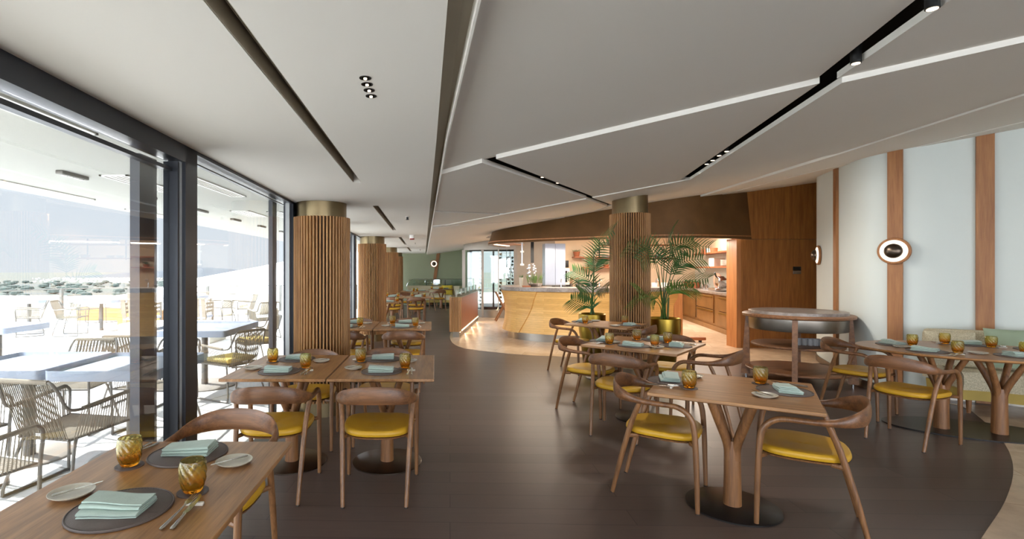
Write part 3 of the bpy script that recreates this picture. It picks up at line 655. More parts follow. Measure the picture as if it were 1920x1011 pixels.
q = kp(4.3, -.45); pot_plant(q[0], q[1], 1.98, 'clay vase with leafy sprig on the upper side shelf', .06, .14, 'terracotta', .2)
for i, s_ in enumerate((1.6, 2.0, 2.4)):
    q = kp(s_, -.45); b = MB(); b.lathe([(.001, 0), (.09, 0), (.1, .12), (.09, .12), (.001, .02)], 18)
    tag(b.make('clay_jar', 'terracotta' if i != 1 else 'white', None, (q[0], q[1], 1.98)), ['first clay jar on the upper side shelf', 'white jar between two clay jars on the upper side shelf', 'clay jar next to the white jar on the upper side shelf'][i], 'jar')
def plate_thing(r=.13):
    b = MB(); b.lathe([(.001, 0), (r*.6, 0), (r*.95, .012), (r, .018), (r*.97, .02), (r*.6, .006), (.001, .006)], 24); o = b.make('plate', 'white'); return tag(o, 'x', 'plate')
pk = Kind(plate_thing())
for j, (s_, nn) in enumerate(((3.35, 9), (3.68, 8))):
    q = kp(s_, -.46)
    for k in range(nn): pk.put((q[0], q[1], 1.591+.0185*k), 0, 'white plate in the %s stack on the lower side shelf' % ('first' if j == 0 else 'second'), 'plates stacked on the side shelf %d' % (j+1))
q = kp(2.6, -.46); tag(MB().box(-.16, .16, -.1, .1, 0, .22, Matrix.Rotation(.2, 4, 'Z')).make('storage_box', 'book', None, (q[0], q[1], 1.59)), 'pale pink box on the lower side shelf', 'box')
for i in range(3):
    q = kp(4.05+.2*i, -.44); b = MB(); b.lathe([(.001, 0), (.05, 0), (.055, .09), (.04, .11), (.001, .11)], 16)
    tag(b.make('preserve_jar', 'ceramic', None, (q[0], q[1], 1.59)), '%s cream jar right of the stacked plates' .replace('right of', 'past') % ['first', 'second', 'third'][i], 'jar')
# slicer
q = kp(3.35, -.3); t = thing('meat_slicer', 'pink and steel meat slicer on the side worktop', 'slicer', (q[0], q[1], .95), -1.79)
b = MB(); b.rbox(-.3, .3, -.18, .18, 0, .08, .02); b.make('base', 'silver', t)
b = MB(); b.lathe([(.001, -.015), (.19, -.012), (.19, .012), (.001, .015)], 32); bmesh.ops.transform(b.b, matrix=Matrix.Translation((-.12, 0, .27)) @ Matrix.Rotation(PI/2, 4, 'X') @ Matrix.Rotation(.2, 4, 'Y'), verts=b.b.verts); b.make('blade_guard', 'copper', t)
b = MB(); b.rbox(-.02, .3, -.12, .1, .16, .4, .04, Matrix.Rotation(.25, 4, 'Y')); b.make('carriage', 'silver', t)
b = MB(); b.tube([(.1, -.1, .38), (.2, -.16, .48)], .02, 10); b.make('handle', 'black', t)
q = kp(2.9, -.28)
for i in range(2):
    q = kp(2.1+.3*i, -.3); b = MB(); b.lathe([(.001, 0), (.055, 0), (.06, .15), (.052, .15), (.05, .01), (.001, .01)], 18); tag(b.make('steel_pot', 'silver', None, (q[0], q[1], .95)), '%s small steel pot beside the meat slicer' % ('taller' if i == 0 else 'second'), 'pot')
# hanging rack over the counter
t = thing('hanging_rack', 'hanging metal rack with two shelves above the counter', 'rack', (4.95, 12.6, 0))
for x in (-.9, 0, .9): b = MB(); b.box(x-.012, x+.012, -.01, .01, 1.74, 2.9); b.make('hanger', 'dark', t)
for z in (1.76, 2.09): b = MB(); b.box(-.95, .95, -.16, .16, z, z+.025); b.make('shelf', 'shelfwood', t)
pot_plant(4.3, 12.6, 2.116, 'bright green pot plant on the hanging rack', .08, .07, 'grey_wall', .1, 30, 'leaf2')
for i, x in enumerate((4.2, 4.42)):
    b = MB(); b.lathe([(.001, 0), (.07, 0), (.1, .06), (.095, .06), (.001, .01)], 20); tag(b.make('bowl', 'white', None, (x, 12.6, 1.785)), '%s white bowl on the lower hanging shelf' % ('first' if i == 0 else 'second'), 'bowl')
for i, x in enumerate((5.0, 5.25, 5.5)):
    b = MB(); b.lathe([(.001, 0), (.09, 0), (.1, .08), (.095, .08), (.001, .01)], 20); tag(b.make('steel_pan', 'silver', None, (x, 12.6, 1.786)), '%s steel pan on the lower hanging shelf past the column' % ['first', 'second', 'third'][i], 'pan')
# pendants over the counter, herbs and jars on the counter
for i, (px, z0) in enumerate(((979, 1.8),)):
    t = thing('heat_lamp', 'slim white tube lamp hanging over the counter end', 'hanging lamp', ((px-CX)/F*11.9, 11.9, 0))
    b = MB(); b.cyl(0, 0, 1.64, 2.5, .02, 14); b.make('tube', 'steel_sheet', t); b = MB(); b.cyl(0, 0, 1.9, 1.94, .045, 18); b.cyl(0, 0, 1.6, 1.64, .045, 18); b.make('ring', 'white', t)
t = thing('hanging_ham_rack', 'cluster of chrome spheres hanging on dark straps over counter', 'hanging rack', ((998-CX)/F*11.8, 11.8, 0))
b = MB(); b.box(-.035, .035, -.01, .01, 1.66, 2.52); b.make('strap', 'black', t)
for k, (x, z, r) in enumerate(((-.07, 1.6, .035), (-.08, 1.53, .055), (-.075, 1.42, .055), (-.06, 1.34, .045), (.02, 1.62, .03), (.05, 1.58, .028), (.07, 1.52, .03), (.03, 1.49, .028), (.08, 1.46, .026), (.05, 1.42, .028), (.07, 1.37, .024), (.03, 1.54, .026))):
    b = MB(); b.lathe([(max(.0005, r*math.sin(PI*i/10)), z-r*math.cos(PI*i/10)) for i in range(11)], 16, (x, 0, 0)); b.make('sphere', 'silver', t)
pot_plant((977-CX)/F*11.3, 11.3, 1.13, 'tall pale vase with red-tipped plant at counter end', .05, .2, 'ceramic', .1, 24)
t = pot_plant((1003-CX)/F*11.2, 11.2, 1.13, 'wide round steel bowl planted with tall herbs on counter', .17, .08, 'silver', .26, 60, 'leaf2', 'herb_bowl')
tag(MB().box(-.08, .08, -.07, .07, 0, .03).make('cutting_board', 'shelfwood', None, ((987-CX)/F*10.98, 10.98, 1.13)), 'small wooden board between vase and herb bowl', 'board')
for i, px in enumerate((1052, 1128, 1236)):
    t = thing('counter_tap', ['slim tap in front of the steel shaft', 'slim tap beside the tall palm', 'slim tap past the column'][i], 'tap', ((px-CX)/F*10.95, 10.95+(.15 if i else 0), 1.13))
    b = MB(); b.tube([(0, 0, 0), (0, 0, .14), (0, -.03, .17), (0, -.08, .17), (0, -.1, .14)], .009, 8, smooth=3); b.make('spout', 'silver', t)
for i, (px, m_) in enumerate(((1105, 'silver'), (1114, 'dark'), (1215+12, 'white'), (1245, 'white'))):
    b = MB(); b.lathe([(.001, 0), (.06, 0), (.065, .09), (.06, .09), (.05, .01), (.001, .01)], 18); tag(b.make('mixing_bowl', m_, None, ((px-CX)/F*11.2, 11.2, 1.13)), ['steel beaker on the counter behind the palm', 'dark beaker on the counter behind the palm', 'white crock on the counter past the column', 'second white crock on the counter past the column'][i], 'bowl')
# wine wall
ww = bpy.data.objects.new('window_21', None); C.objects.link(ww); tag(ww, 'glazed wine wall in a steel frame', kind='structure')
W4 = [(.93, 16.4), (1.5, 16.05), (1.98, 15.9), (2.5, 15.85)]
b = MB(); b.prism(W4+[tuple(p) for p in offset(W4, .06)[::-1]], 2.13, lambda x, y: zslope(x, -.01)); b.make('head_panel', 'plinth', ww)
b = MB(); b.prism(W4+[tuple(p) for p in offset(W4, .06)[::-1]], 0, .24); b.make('base_panel', 'plinth', ww)
for (x, y), w in zip(W4, (.05, .035, .012, .05)): b = MB(); b.box(x-w, x+w, y-.02, y+.05, .0, 2.14); b.make('post', 'plinth' if w > .02 else 'frame_edge', ww)
b = MB(); b.prism([(p[0], p[1]+.02) for p in W4]+[(p[0], p[1]+.026) for p in W4[::-1]], .24, 2.13); b.make('pane', 'glass_edge', ww, smooth=False)
ob = MB(); ob.box(1.32, 1.42, 19.4, 19.5, 0, 2.4); ob.box(2.2, 2.26, 19.4, 19.5, 0, 2.5); ob.box(1.32, 4.5, 19.4, 19.5, 2.2, 2.5); ob.box(1.32, 4.5, 19.4, 19.5, 0, .1)
struct('window_22', ob, 'frame', 'outer window frame behind the wine wall', smooth=False)
b = MB(); b.box(1.22, 1.32, 19.4, 22.1, 0, 2.5); struct('wall_return', b, 'wall_green')
# bottles in racks
b0 = MB(); b0.lathe([(.001, 0), (.038, .0), (.04, .01), (.04, .19), (.015, .25), (.015, .3), (.001, .3)], 12); bmesh.ops.transform(b0.b, matrix=Matrix.Rotation(-PI/2, 4, 'X'), verts=b0.b.verts)
bk = Kind(tag(b0.make('wine_bottle', 'bottle'), 'x', 'bottle'))
for i, (px, Y, nb) in enumerate(((900, 17.0, 15), (938, 17.0, 15), (953, 16.7, 14), (961, 16.7, 14))):
    x = (px-CX)/F*Y; nm = ['first', 'second', 'third', 'last'][i]
    t = thing('wine_rack', '%s upright wine rack from the post behind the glass' % nm, 'wine rack', (x, Y, 0))
    for sx in (-1, 1): b = MB(); b.box(sx*.055-.006, sx*.055+.006, .05, .07, 0, 2.1); b.make('upright', 'dark', t)
    for k in range(nb):
        z = .36+.118*k; q = MB(); q.box(-.055, .055, .05, .07, z-.05, z-.042); q.make('rung', 'dark', t)
        bk.put((x, Y, z), 0, 'dark wine bottle lying in the %s wine rack' % nm, 'bottles in the %s wine rack' % nm, rot=(0, 0, 0) if k % 2 else (0, 0, PI))
# wooden tray stand
q = at(941, 600, 0); t = thing('folding_tray_stand', 'crossed dark wood tray stand beside the counter end', 'stand', (q[0], 15.0, 0))
for sy in (-.14, .14):
    for sx in (-1, 1): b = MB(); b.tube([(sx*.23, sy, .0), (-sx*.23, sy, .86)], .02, 4, .014, up=(0, 1, 0)); b.make('leg', 'wood_chair', t, smooth=False)
for sx in (-1, 1): b = MB(); b.tube([(sx*.23, -.18, .85), (sx*.23, .18, .85)], .015, 8); b.make('rail', 'wood_chair', t)
t = thing('foot_rail', 'low reddish wooden rail on the floor past the palm pot', 'rail', (5.35, 10.55, 0))
b = MB(); b.rbox(-.4, .22, -.05, .05, .05, .11, .01); b.make('bar', 'shelfwood', t); b = MB(); b.box(-.3, -.26, -.03, .03, 0, .055); b.make('foot', 'dark', t); b = MB(); b.box(.1, .14, -.03, .03, 0, .055); b.make('foot', 'dark', t)
# ---- palms
def bez(pts, k=8): P, _, _ = cat([Vector(p) for p in pts], [0]*len(pts), [0]*len(pts), k); return P
def frond(parent, pts, start=.4, ll=.26, n=15, mat='leaf', droop=.35):
    P = bez(pts); b = MB(); b.tube(P, [.009*(1-.75*i/len(P)) for i in range(len(P))], 6); st = b.make('frond', mat, parent)
    b = MB(); L = len(P)-1; tw_ = random.choice((-1, 1))*random.uniform(.6, 1.15)
    for i in range(n):
        u = start+(1-start)*(i+.5)/n; f = u*L; k = min(int(f), L-1); c = P[k].lerp(P[k+1], f-k); t = (P[k+1]-P[k]).normalized()
        side = t.cross(Vector((0, 0, 1)))
        if side.length < .15: side = t.cross(Vector((0, 1, 0)))
        side.normalize(); nz = side.cross(t).normalized(); side = (side*math.cos(tw_)+nz*math.sin(tw_)).normalized()
        for sg in (-1, 1):
            ln = ll*(.55+.45*math.sin(PI*min(1, (i+2)/(n+2))))*random.uniform(.85, 1.1)
            d = (side*sg*.85+t*.6).normalized(); d0 = d
            w = .0105; p = c.copy(); rows = []
            nrm = d.cross(t).normalized()
            wv = nrm.cross(d).normalized()
            for q in range(5):
                s_ = q/4; ww_ = w*(1 if 0 < q < 3 else .55)*(0.05 if q == 4 else 1)
                rows.append((p+wv*ww_, p+nrm*.003, p-wv*ww_)); p = p+(d+Vector((0, 0, -droop*s_*1.6))).normalized()*ln/4
            vs = [[b.b.verts.new(v) for v in r] for r in rows]
            for a, c2_ in zip(vs, vs[1:]):
                for q in (0, 1): b.b.faces.new((a[q], a[q+1], c2_[q+1], c2_[q]))
    b.make('leaflets', mat, st)
def palm(x, y, zt, r, rb, lab, tips, cane=()):
    t = thing('potted_palm', lab, 'palm', (x, y, 0))
    b = MB(); b.lathe([(.001, 0), (rb, 0), (rb+.01, .02), (r, zt*.75), (r, zt-.01), (r-.01, zt), (r-.02, zt-.01), (r-.03, zt-.08), (.001, zt-.08)], 48); b.make('pot', 'brass', t)
    b = MB(); b.lathe([(r-.03, zt-.1), (r-.04, zt-.06), (r*.4, zt-.045), (.001, zt-.04)], 24); b.make('soil', 'soil', t)
    for (via, tip, dy, dy2, m_) in tips:
        w = lambda p, d: Vector(((p[0]-CX)*(y+d)/F-x, d, EYE+(CY-p[1])*(y+d)/F))
        b0_ = Vector((random.uniform(-.05, .05), random.uniform(-.05, .05), zt-.06))
        V = [w(v, dy*(k+1)/(len(via)+1)) for k, v in enumerate(via)]
        frond(t, [b0_]+V+[w(tip, dy2)], .52 if len(via) > 1 else .36, .29, 15, m_)
    for c in cane: b = MB(); b.tube([(c[0], c[1], zt-.06), (c[0]*1.3, c[1], zt+.32)], .016, 8); b.make('cane', 'stem', t)
palm(2.52, 8.2, .80, .21, .13, 'tall slim palm in a tapered brass pot, kitchen-counter side of the column',
     [([(1112, 560), (1113, 500), (1117, 466)], (1150, 432), -.2, -.55, 'leaf'), ([(1112, 560), (1114, 515), (1116, 490)], (1126, 455), -.1, -.3, 'leaf'),
      ([(1110, 570), (1108, 530)], (1074, 508), .1, .2, 'leaf'), ([(1108, 575)], (1070, 562), -.1, -.2, 'leaf'), ([(1110, 565), (1104, 545)], (1082, 530), -.2, -.4, 'leaf'),
      ([(1114, 570), (1118, 550)], (1140, 538), .1, .2, 'leaf'), ([(1110, 570), (1106, 558)], (1088, 548), .2, .3, 'leaf')], [(.0, .0)])
palm(3.63, 8.1, .74, .245, .16, 'bushy palm in a brass pot on the wood-wall side of the column',
     [([(1240, 560), (1233, 500), (1215, 462)], (1175, 462), -.6, -.85, 'leaf'), ([(1242, 560), (1232, 510), (1222, 475)], (1200, 492), -.65, -.9, 'leaf'),
      ([(1244, 560), (1245, 500), (1252, 455)], (1262, 432), .1, .2, 'leaf'), ([(1246, 560), (1252, 500), (1266, 462)], (1300, 452), -.1, -.3, 'leaf'),
      ([(1248, 560), (1262, 500), (1284, 466)], (1330, 462), .1, .3, 'leaf'), ([(1248, 565), (1262, 520), (1282, 492)], (1318, 486), -.2, -.5, 'leaf'),
      ([(1250, 565), (1268, 532)], (1328, 522), .1, .2, 'leaf'), ([(1240, 570), (1225, 556)], (1186, 562), -.45, -.65, 'leaf2'), ([(1238, 575), (1222, 560)], (1196, 548), -.4, -.75, 'leaf2'),
      ([(1248, 570), (1262, 545)], (1300, 540), -.2, -.4, 'leaf2'), ([(1245, 560), (1240, 505), (1238, 470)], (1224, 445), .2, .4, 'leaf'), ([(1246, 560), (1256, 520), (1262, 490)], (1276, 470), .3, .6, 'leaf')], [(-.02, 0), (.02, .02), (.05, -.01)])
# ================================================================ CHAIRS
def make_chair():
    t = thing('dining_chair', 'x', 'chair')
    for sx in (-1, 1):
        b = MB(); b.tube([(sx*.247, .235, 0), (sx*.247, .228, .3), (sx*.248, .215, .52), (sx*.250, .185, .60), (sx*.253, .13, .640), (sx*.255, .07, .648)],
                         [.0125, .0165, .0175, .0175, .0175, .017], 12, smooth=4); b.make('leg', 'wood_chair', t)
        b = MB(); b.tube([(sx*.200, -.285, 0), (sx*.212, -.225, .25), (sx*.226, -.155, .5), (sx*.246, -.10, .645)], [.0125, .0165, .017, .015], 12, smooth=4); b.make('leg', 'wood_chair', t)
        b = MB(); b.cyl(sx*.247, .235, -.0, .006, .013, 10); b.cyl(sx*.2, -.285, 0, .006, .013, 10); b.make('glide', 'black', t)
    pts, ra, rb = [], [], []
    prof = [(.255, .08, .648, .0165, .0165), (.257, -.04, .650, .0165, .0175), (.254, -.13, .658, .016, .022), (.236, -.20, .672, .0145, .034), (.185, -.26, .690, .012, .048), (.10, -.293, .704, .0105, .056), (0, -.303, .708, .010, .058)]
    for x, y, z, a, c in prof[:-1]: pts.append((-x, y, z)); ra.append(a); rb.append(c)
    for x, y, z, a, c in prof[::-1]: pts.append((x, y, z)); ra.append(a); rb.append(c)
    b = MB(); b.tube(pts, ra, 14, rb, up=(0, 0, 1), smooth=5); b.make('backrest', 'wood_back', t)
    def se(w, dfront, dback, sc, z, n=40, e=3.0):
        r = []
        for i in range(n):
            a = 2*PI*i/n; c, s_ = math.cos(a), math.sin(a)
            x = w*math.copysign(abs(c)**(2/e), c); y = (dfront if s_ > 0 else dback)*math.copysign(abs(s_)**(2/e), s_)
            x *= 1+.06*y/.25
            r.append((x*sc, y*sc, z-.012*(x/.24)**2*0+.006*(x/.24)**2))
        return r
    b = MB(); b.loft([se(.236, .235, .225, s_, z) for s_, z in ((.05, .416), (.9, .416), (.975, .422), (1, .434), (.995, .448), (.96, .458), (.88, .462), (.6, .456), (.3, .453), (.02, .452))]); b.make('seat', 'leather', t)
    b = MB(); b.loft([se(.236, .235, .225, s_, z) for s_, z in ((.05, .398), (.86, .398), (.94, .404), (.965, .415), (.05, .415))])
    for sx in (-1, 1):
        b.tube([(sx*.19, .19, .41), (sx*.247, .222, .412)], .014, 8); b.tube([(sx*.19, -.12, .41), (sx*.221, -.185, .408)], .014, 8)
    b.make('seat_frame', 'wood_chair', t)
    return Kind(t)
CH = make_chair()
def chair(x, y, fx, fy, lab, group=None):
    CH.put((x, y, 0), face(fx, fy), lab, group)
chair(-1.06, 2.42, -.10, -1, 'dark walnut armchair pulled up to the window corner table')
chair(-1.085, 3.53, -.05, 1, 'walnut armchair at the window half of the paired tables, backrest toward camera')
chair(-.38, 3.51, .0, 1, 'walnut armchair at the aisle half of the paired tables, backrest toward camera')
chair(-1.1, 4.46, 0, -1, 'walnut armchair between the window half table and the first column')
chair(-.44, 4.55, 0, -1, 'walnut armchair on the column side of the aisle half table')
chair(-.39, 6.5, 0, 1, 'walnut armchair facing away at the table past the first column')
chair(-1.13, 6.5, 0, 1, 'walnut armchair half hidden by the first column, facing away')
chair(-.40, 7.55, 0, -1, 'walnut armchair facing the camera at the table past the first column')
chair(-1.15, 7.55, 0, -1, 'walnut armchair facing the camera beside the second column')
chair(-.51, 14.1, 0, 1, 'distant walnut armchair facing away before the third column')
chair(-1.14, 14.1, 0, 1, 'distant walnut armchair next to the second column edge')
chair(-.55, 15.45, 0, -1, 'distant walnut armchair facing the camera past the third table')
chair(-1.2, 15.4, 0, -1, 'distant walnut armchair facing the camera by the third column')
chair(.12, 18.95, -.35, .94, 'distant walnut armchair at the round table before the far sofa')
chair(-.95, 16.9, 0, 1, 'distant walnut armchair at the far window table')
chair(1.547, 3.47, .84, -.545, 'walnut armchair at the front Y-legged table, side facing the aisle')
chair(2.22, 3.085, -.84, .545, 'walnut armchair at the front Y-legged table, turned toward the counter')
chair(1.656, 5.476, .74, -.67, 'walnut armchair at the aisle corner of the four-seat table')
chair(1.74, 4.735, .6, .8, 'walnut armchair with its backrest to the camera at the four-seat table')
chair(2.57, 4.87, -.74, .67, 'walnut armchair on the trolley side of the four-seat table')
chair(2.55, 5.6, -.6, -.8, 'walnut armchair on the palm side of the four-seat table')
chair(2.035, 7.6, .74, -.67, 'walnut armchair by the slim palm, aisle side')
chair(2.70, 7.02, -.74, .67, 'walnut armchair in front of the round column')
chair(4.45, 5.37, .52, -.85, 'walnut armchair between the trolley and the oval table')
chair(4.18, 4.5, .9, .43, 'walnut armchair with its back to the room at the oval table')

# ================================================================ TABLES
def pedestal(t, x, y, spread=.13, tw=.052, disc=True, zt=.725, name=True):
    b = MB(); b.tube([(x, y, .012), (x, y, .2), (x, y, .37), (x, y, .42)], [tw, tw*.93, tw*.9, tw*.8], 20); b.make('trunk', 'wood_trunk', t)
    for sx in (-1, 1):
        for sy in (-1, 1):
            b = MB(); b.tube([(x+sx*.018, y+sy*.018, .30), (x+sx*.026, y+sy*.026, .40), (x+sx*.07, y+sy*.07, .54), (x+sx*spread, y+sy*spread, zt)], [.026, .027, .026, .024], 12, smooth=4); b.make('branch', 'wood_trunk', t)
def make_table(w, d, x, y, rz, lab, name='dining_table', disc='bronze'):
    t = thing(name, lab, 'table', (x, y, 0), rz)
    b = MB(); h = (w/2, d/2)
    def rg(i, z): return [(-h[0]+i, -h[1]+i, z), (h[0]-i, -h[1]+i, z), (h[0]-i, h[1]-i, z), (-h[0]+i, h[1]-i, z)]
    b.loft([rg(.02, .724), rg(.003, .73), rg(0, .733), rg(0, .748), rg(.002, .75)]); b.make('tabletop', 'wood_table_deep' if x < 0 else 'wood_table', t, smooth=False)
    pedestal(t, 0, 0)
    b = MB(); b.lathe([(.001, 0), (.27, 0), (.27, .008), (.264, .012), (.001, .013)], 56); b.make('base_disc', 'dark_plate' if x > 1 else 'bronze', t)
    return t
make_table(.73, .98, -.985, 1.745, 0, 'wooden table by the window corner, its near end cut off by the picture')
make_table(.73, .985, -1.118, 4.006, 0, 'window half of the paired wooden tables before the first column')
make_table(.735, .985, -.372, 4.006, 0, 'aisle half of the paired wooden tables before the first column')
make_table(.73, .97, -.41, 6.935, 0, 'wooden table beyond the first column, aisle half')
make_table(.73, .97, -1.16, 6.935, 0, 'wooden table beyond the first column, window half')
make_table(.73, .97, -.445, 14.3, 0, 'distant wooden table past the second column, aisle half')
make_table(.73, .97, -1.19, 14.3, 0, 'distant wooden table past the second column, window half')
make_table(.73, .97, -1.19, 12.1, 0, 'small wooden table beside the second column')
make_table(1.0, .9, -.68, 17.95, 0, 'farthest square wooden table near the last columns')
make_table(.875, .83, 1.89, 3.25, math.radians(-32), 'front Y-legged wooden table with two armchairs')
make_table(.91, .93, 2.11, 5.17, math.radians(-42), 'wooden four-seat table in the middle of the room')
make_table(.87, .76, 2.37, 7.1, math.radians(-41), 'wooden table in front of the round column and palms')
def oval_table(x, y, a, c, rz, lab, peds, ba, bc):
    t = thing('dining_table', lab, 'table', (x, y, 0), rz); b = MB()
    rg = lambda i, z: [((a-i)*math.cos(2*PI*k/72), (c-i)*math.sin(2*PI*k/72), z) for k in range(72)]
    b.loft([rg(.03, .722), rg(.004, .732), rg(0, .738), rg(0, .747), rg(.003, .75)]); b.make('tabletop', 'wood_table', t)
    for p in peds: pedestal(t, *p, spread=.14, tw=.058)
    b = MB(); b.loft([[((ba)*math.cos(2*PI*k/64), (bc)*math.sin(2*PI*k/64), z) for k in range(64)] for z in (0, .012)]); b.make('base_plate', 'dark_plate', t)
R25 = math.radians(-25)
oval_table(5.02, 4.78, .86, .63, R25, 'large oval wooden table with two tree-shaped legs by the sofa', [(-.24, -.06), (.16, -.06)], .66, .36)
oval_table(.25, 19.9, .5, .5, 0, 'far round wooden table in front of the far sofa', [(0, 0)], .3, .3)

# ================================================================ PLACE SETTINGS
def lathe_obj(name, mat, prof, n=40, **k): b = MB(); b.lathe(prof, n); return b.make(name, mat, **k)
def k_mat():
    t = thing('placemat', 'x', 'placemat')
    lathe_obj('mat', 'mat_leather', [(.001, 0), (.148, 0), (.15, .0015), (.15, .0045), (.148, .006), (.001, .006)], 64, parent=t)
    b = MB()
    for k in range(90):
        a = 2*PI*k/90; m = Matrix.Rotation(a, 4, 'Z'); b.box(.1425, .1435, -.0032, .0032, .006, .0066, m)
    o = b.make('stitching', 'stitch', t, smooth=False); o['kind'] = 'stuff'
    b = MB(); b.lathe([(.1445, .005), (.1455, .0075), (.148, .0075), (.1492, .005)], 64); b.make('rim', 'mat_leather', t)
    b = MB()
    for k, (x, w) in enumerate(((.105, .006), (.1115, .003), (.1165, .004), (.1225, .003), (.1285, .006))):
        b.loft([[(x-w/2, -.0305, z), (x-w/2+.0016, -.0305, z), (x+w/2, -.0265, z), (x+w/2-.0016, -.0265, z)] for z in (.006, .0063)])
    b.make('stamped_mark', 'black', t, smooth=False)
    return Kind(t)
def k_glass():
    prof = [(.001, 0), (.024, 0), (.030, .003), (.035, .014), (.040, .036), (.0425, .062), (.0420, .085), (.0395, .104), (.0378, .104), (.0400, .085), (.0405, .062), (.038, .038), (.032, .018), (.022, .011), (.001, .010)]
    P, A, B = cat([Vector((r, 0, z)) for r, z in prof], [0]*len(prof), [0]*len(prof), 3)
    b = MB(); b.lathe([(max(.0008, p.x), p.z) for p in P], 72, rf=lambda a, z: 1+.06*math.cos(11*(a+z*18))*min(1, max(0, z-.006)/.02)*(1 if z < .095 else max(0, (.104-z)/.009)))
    return Kind(tag(b.make('amber_tumbler', 'amber'), 'x', 'glass'))
def k_coaster(): return Kind(tag(lathe_obj('coaster', 'mat_leather', [(.001, 0), (.05, 0), (.05, .004), (.001, .004)], 40), 'x', 'coaster'))
def k_plate():
    return Kind(tag(lathe_obj('bread_plate', 'ceramic', [(.001, 0), (.036, 0), (.038, .003), (.058, .007), (.0675, .014), (.068, .0155), (.0665, .016), (.056, .0095), (.04, .0065), (.001, .006)], 48), 'x', 'plate'))
def flat(b, outline, z0, z1, mtx): b.loft([[mtx @ Vector((x, y, z)) for x, y in outline] for z in (z0, z1)])
def strip_outline(ws):         # [(y, halfwidth)]
    return [(w, y) for y, w in ws]+[(-w, y) for y, w in ws[::-1]]
def k_knife(name, L, mats='steel'):
    t = thing(name, 'x', 'knife')
    b = MB(); flat(b, [(-.008*L/.2, L*.42), (.004*L/.2, L*.42), (.009*L/.2, L*.5), (.0085*L/.2, L*.8), (.004*L/.2, L*.95), (-.006*L/.2, L), (-.008*L/.2, L*.9)], 0, .0014, Matrix()); b.make('blade', 'steel', t)
    b = MB(); b.tube([(0, 0, .001), (0, L*.04, .001), (0, L*.25, .001), (0, L*.42, .001)], [.004, .0075, .006, .0045], 10, [.002, .0035, .0032, .0025]); b.make('handle', 'steel', t)
    return Kind(t)
def k_fork():
    t = thing('dinner_fork', 'x', 'fork')
    b = MB(); b.tube([(0, 0, .001), (0, .01, .001), (0, .05, .001), (0, .12, .003), (0, .135, .004)], [.004, .0075, .006, .003, .0035], 10, [.002, .003, .003, .0022, .002]); b.make('handle', 'steel', t)
    b = MB(); flat(b, [(-.003, .132), (.003, .132), (.011, .148), (.0115, .16), (-.0115, .16), (-.011, .148)], .003, .0045, Matrix())
    for k in range(4): x = -.0100+.0066*k; flat(b, [(x-.0014, .159), (x+.0014, .159), (x+.0008, .198), (x-.0008, .198)], .003, .0044, Matrix())
    b.make('tines', 'steel', t); return Kind(t)
def k_rest(): b = MB(); b.rbox(-.03, .03, -.007, .007, 0, .011, .003); return Kind(tag(b.make('cutlery_rest', 'rest'), 'x', 'cutlery rest'))
def k_napkin(seed, rag=False):
    random.seed(seed); path = []; zl = .0058; th = .0018
    lo = [(-.060, .058), (-.057, .060), (-.034, .058), (-.037, .056), (-.033, .055), (-.030, .053)]
    z = .002
    for i, (a, c) in enumerate(lo):
        ys = [a, (a*2+c)/3, (a+c*2)/3, c] if i % 2 == 0 else [c, (a+c*2)/3, (a*2+c)/3, a]
        for y in ys: path.append((y, z+random.uniform(0, .0006)))
        e = lo[i+1] if i < 5 else None
        if e:
            yy_ = c+.003 if i % 2 == 0 else a-.003
            path.append((yy_, z+zl/2)); 
        z += zl
    P, _, _ = cat([Vector((0, y, zz)) for y, zz in path], [0]*len(path), [0]*len(path), 3)
    def ribbon():
        up, dn = [], []
        for i, p in enumerate(P):
            t_ = (P[min(i+1, len(P)-1)]-P[max(i-1, 0)]).normalized(); nn = Vector((0, -t_.z, t_.y)); up.append(p+nn*th); dn.append(p-nn*th)
        return up+dn[::-1]
    R = ribbon(); rings = []; nx = 14
    for k in range(nx):
        u = k/(nx-1); x = (-.088+.176*u); f = 1+.05*math.sin(u*3.1+seed); 
        rings.append([(x+.006*math.sin(18*p.y+seed)*u+(.004*math.sin(260*p.z+seed) if rag else .002*math.sin(200*p.z)), p.y*(1-.05*u)+.003*math.sin(5*u+seed)+(.010*(u-.5) if rag else 0), (p.z*(1+.14*math.sin(2.6*u+seed*2+p.y*9)*(1 if not rag else 2.0))*f+ (.006*max(0, u-.6) if rag else 0))) for p in R])
    b = MB(); b.loft(rings); return Kind(tag(b.make('folded_napkin', 'napkin', ang=80), 'x', 'napkin'))
KM, KG, KC, KP, KKn, KBk, KF, KR = k_mat(), k_glass(), k_coaster(), k_plate(), k_knife('dinner_knife', .205), k_knife('butter_knife', .15), k_fork(), k_rest()
KN = [k_napkin(1), k_napkin(4, True)]
random.seed(11)
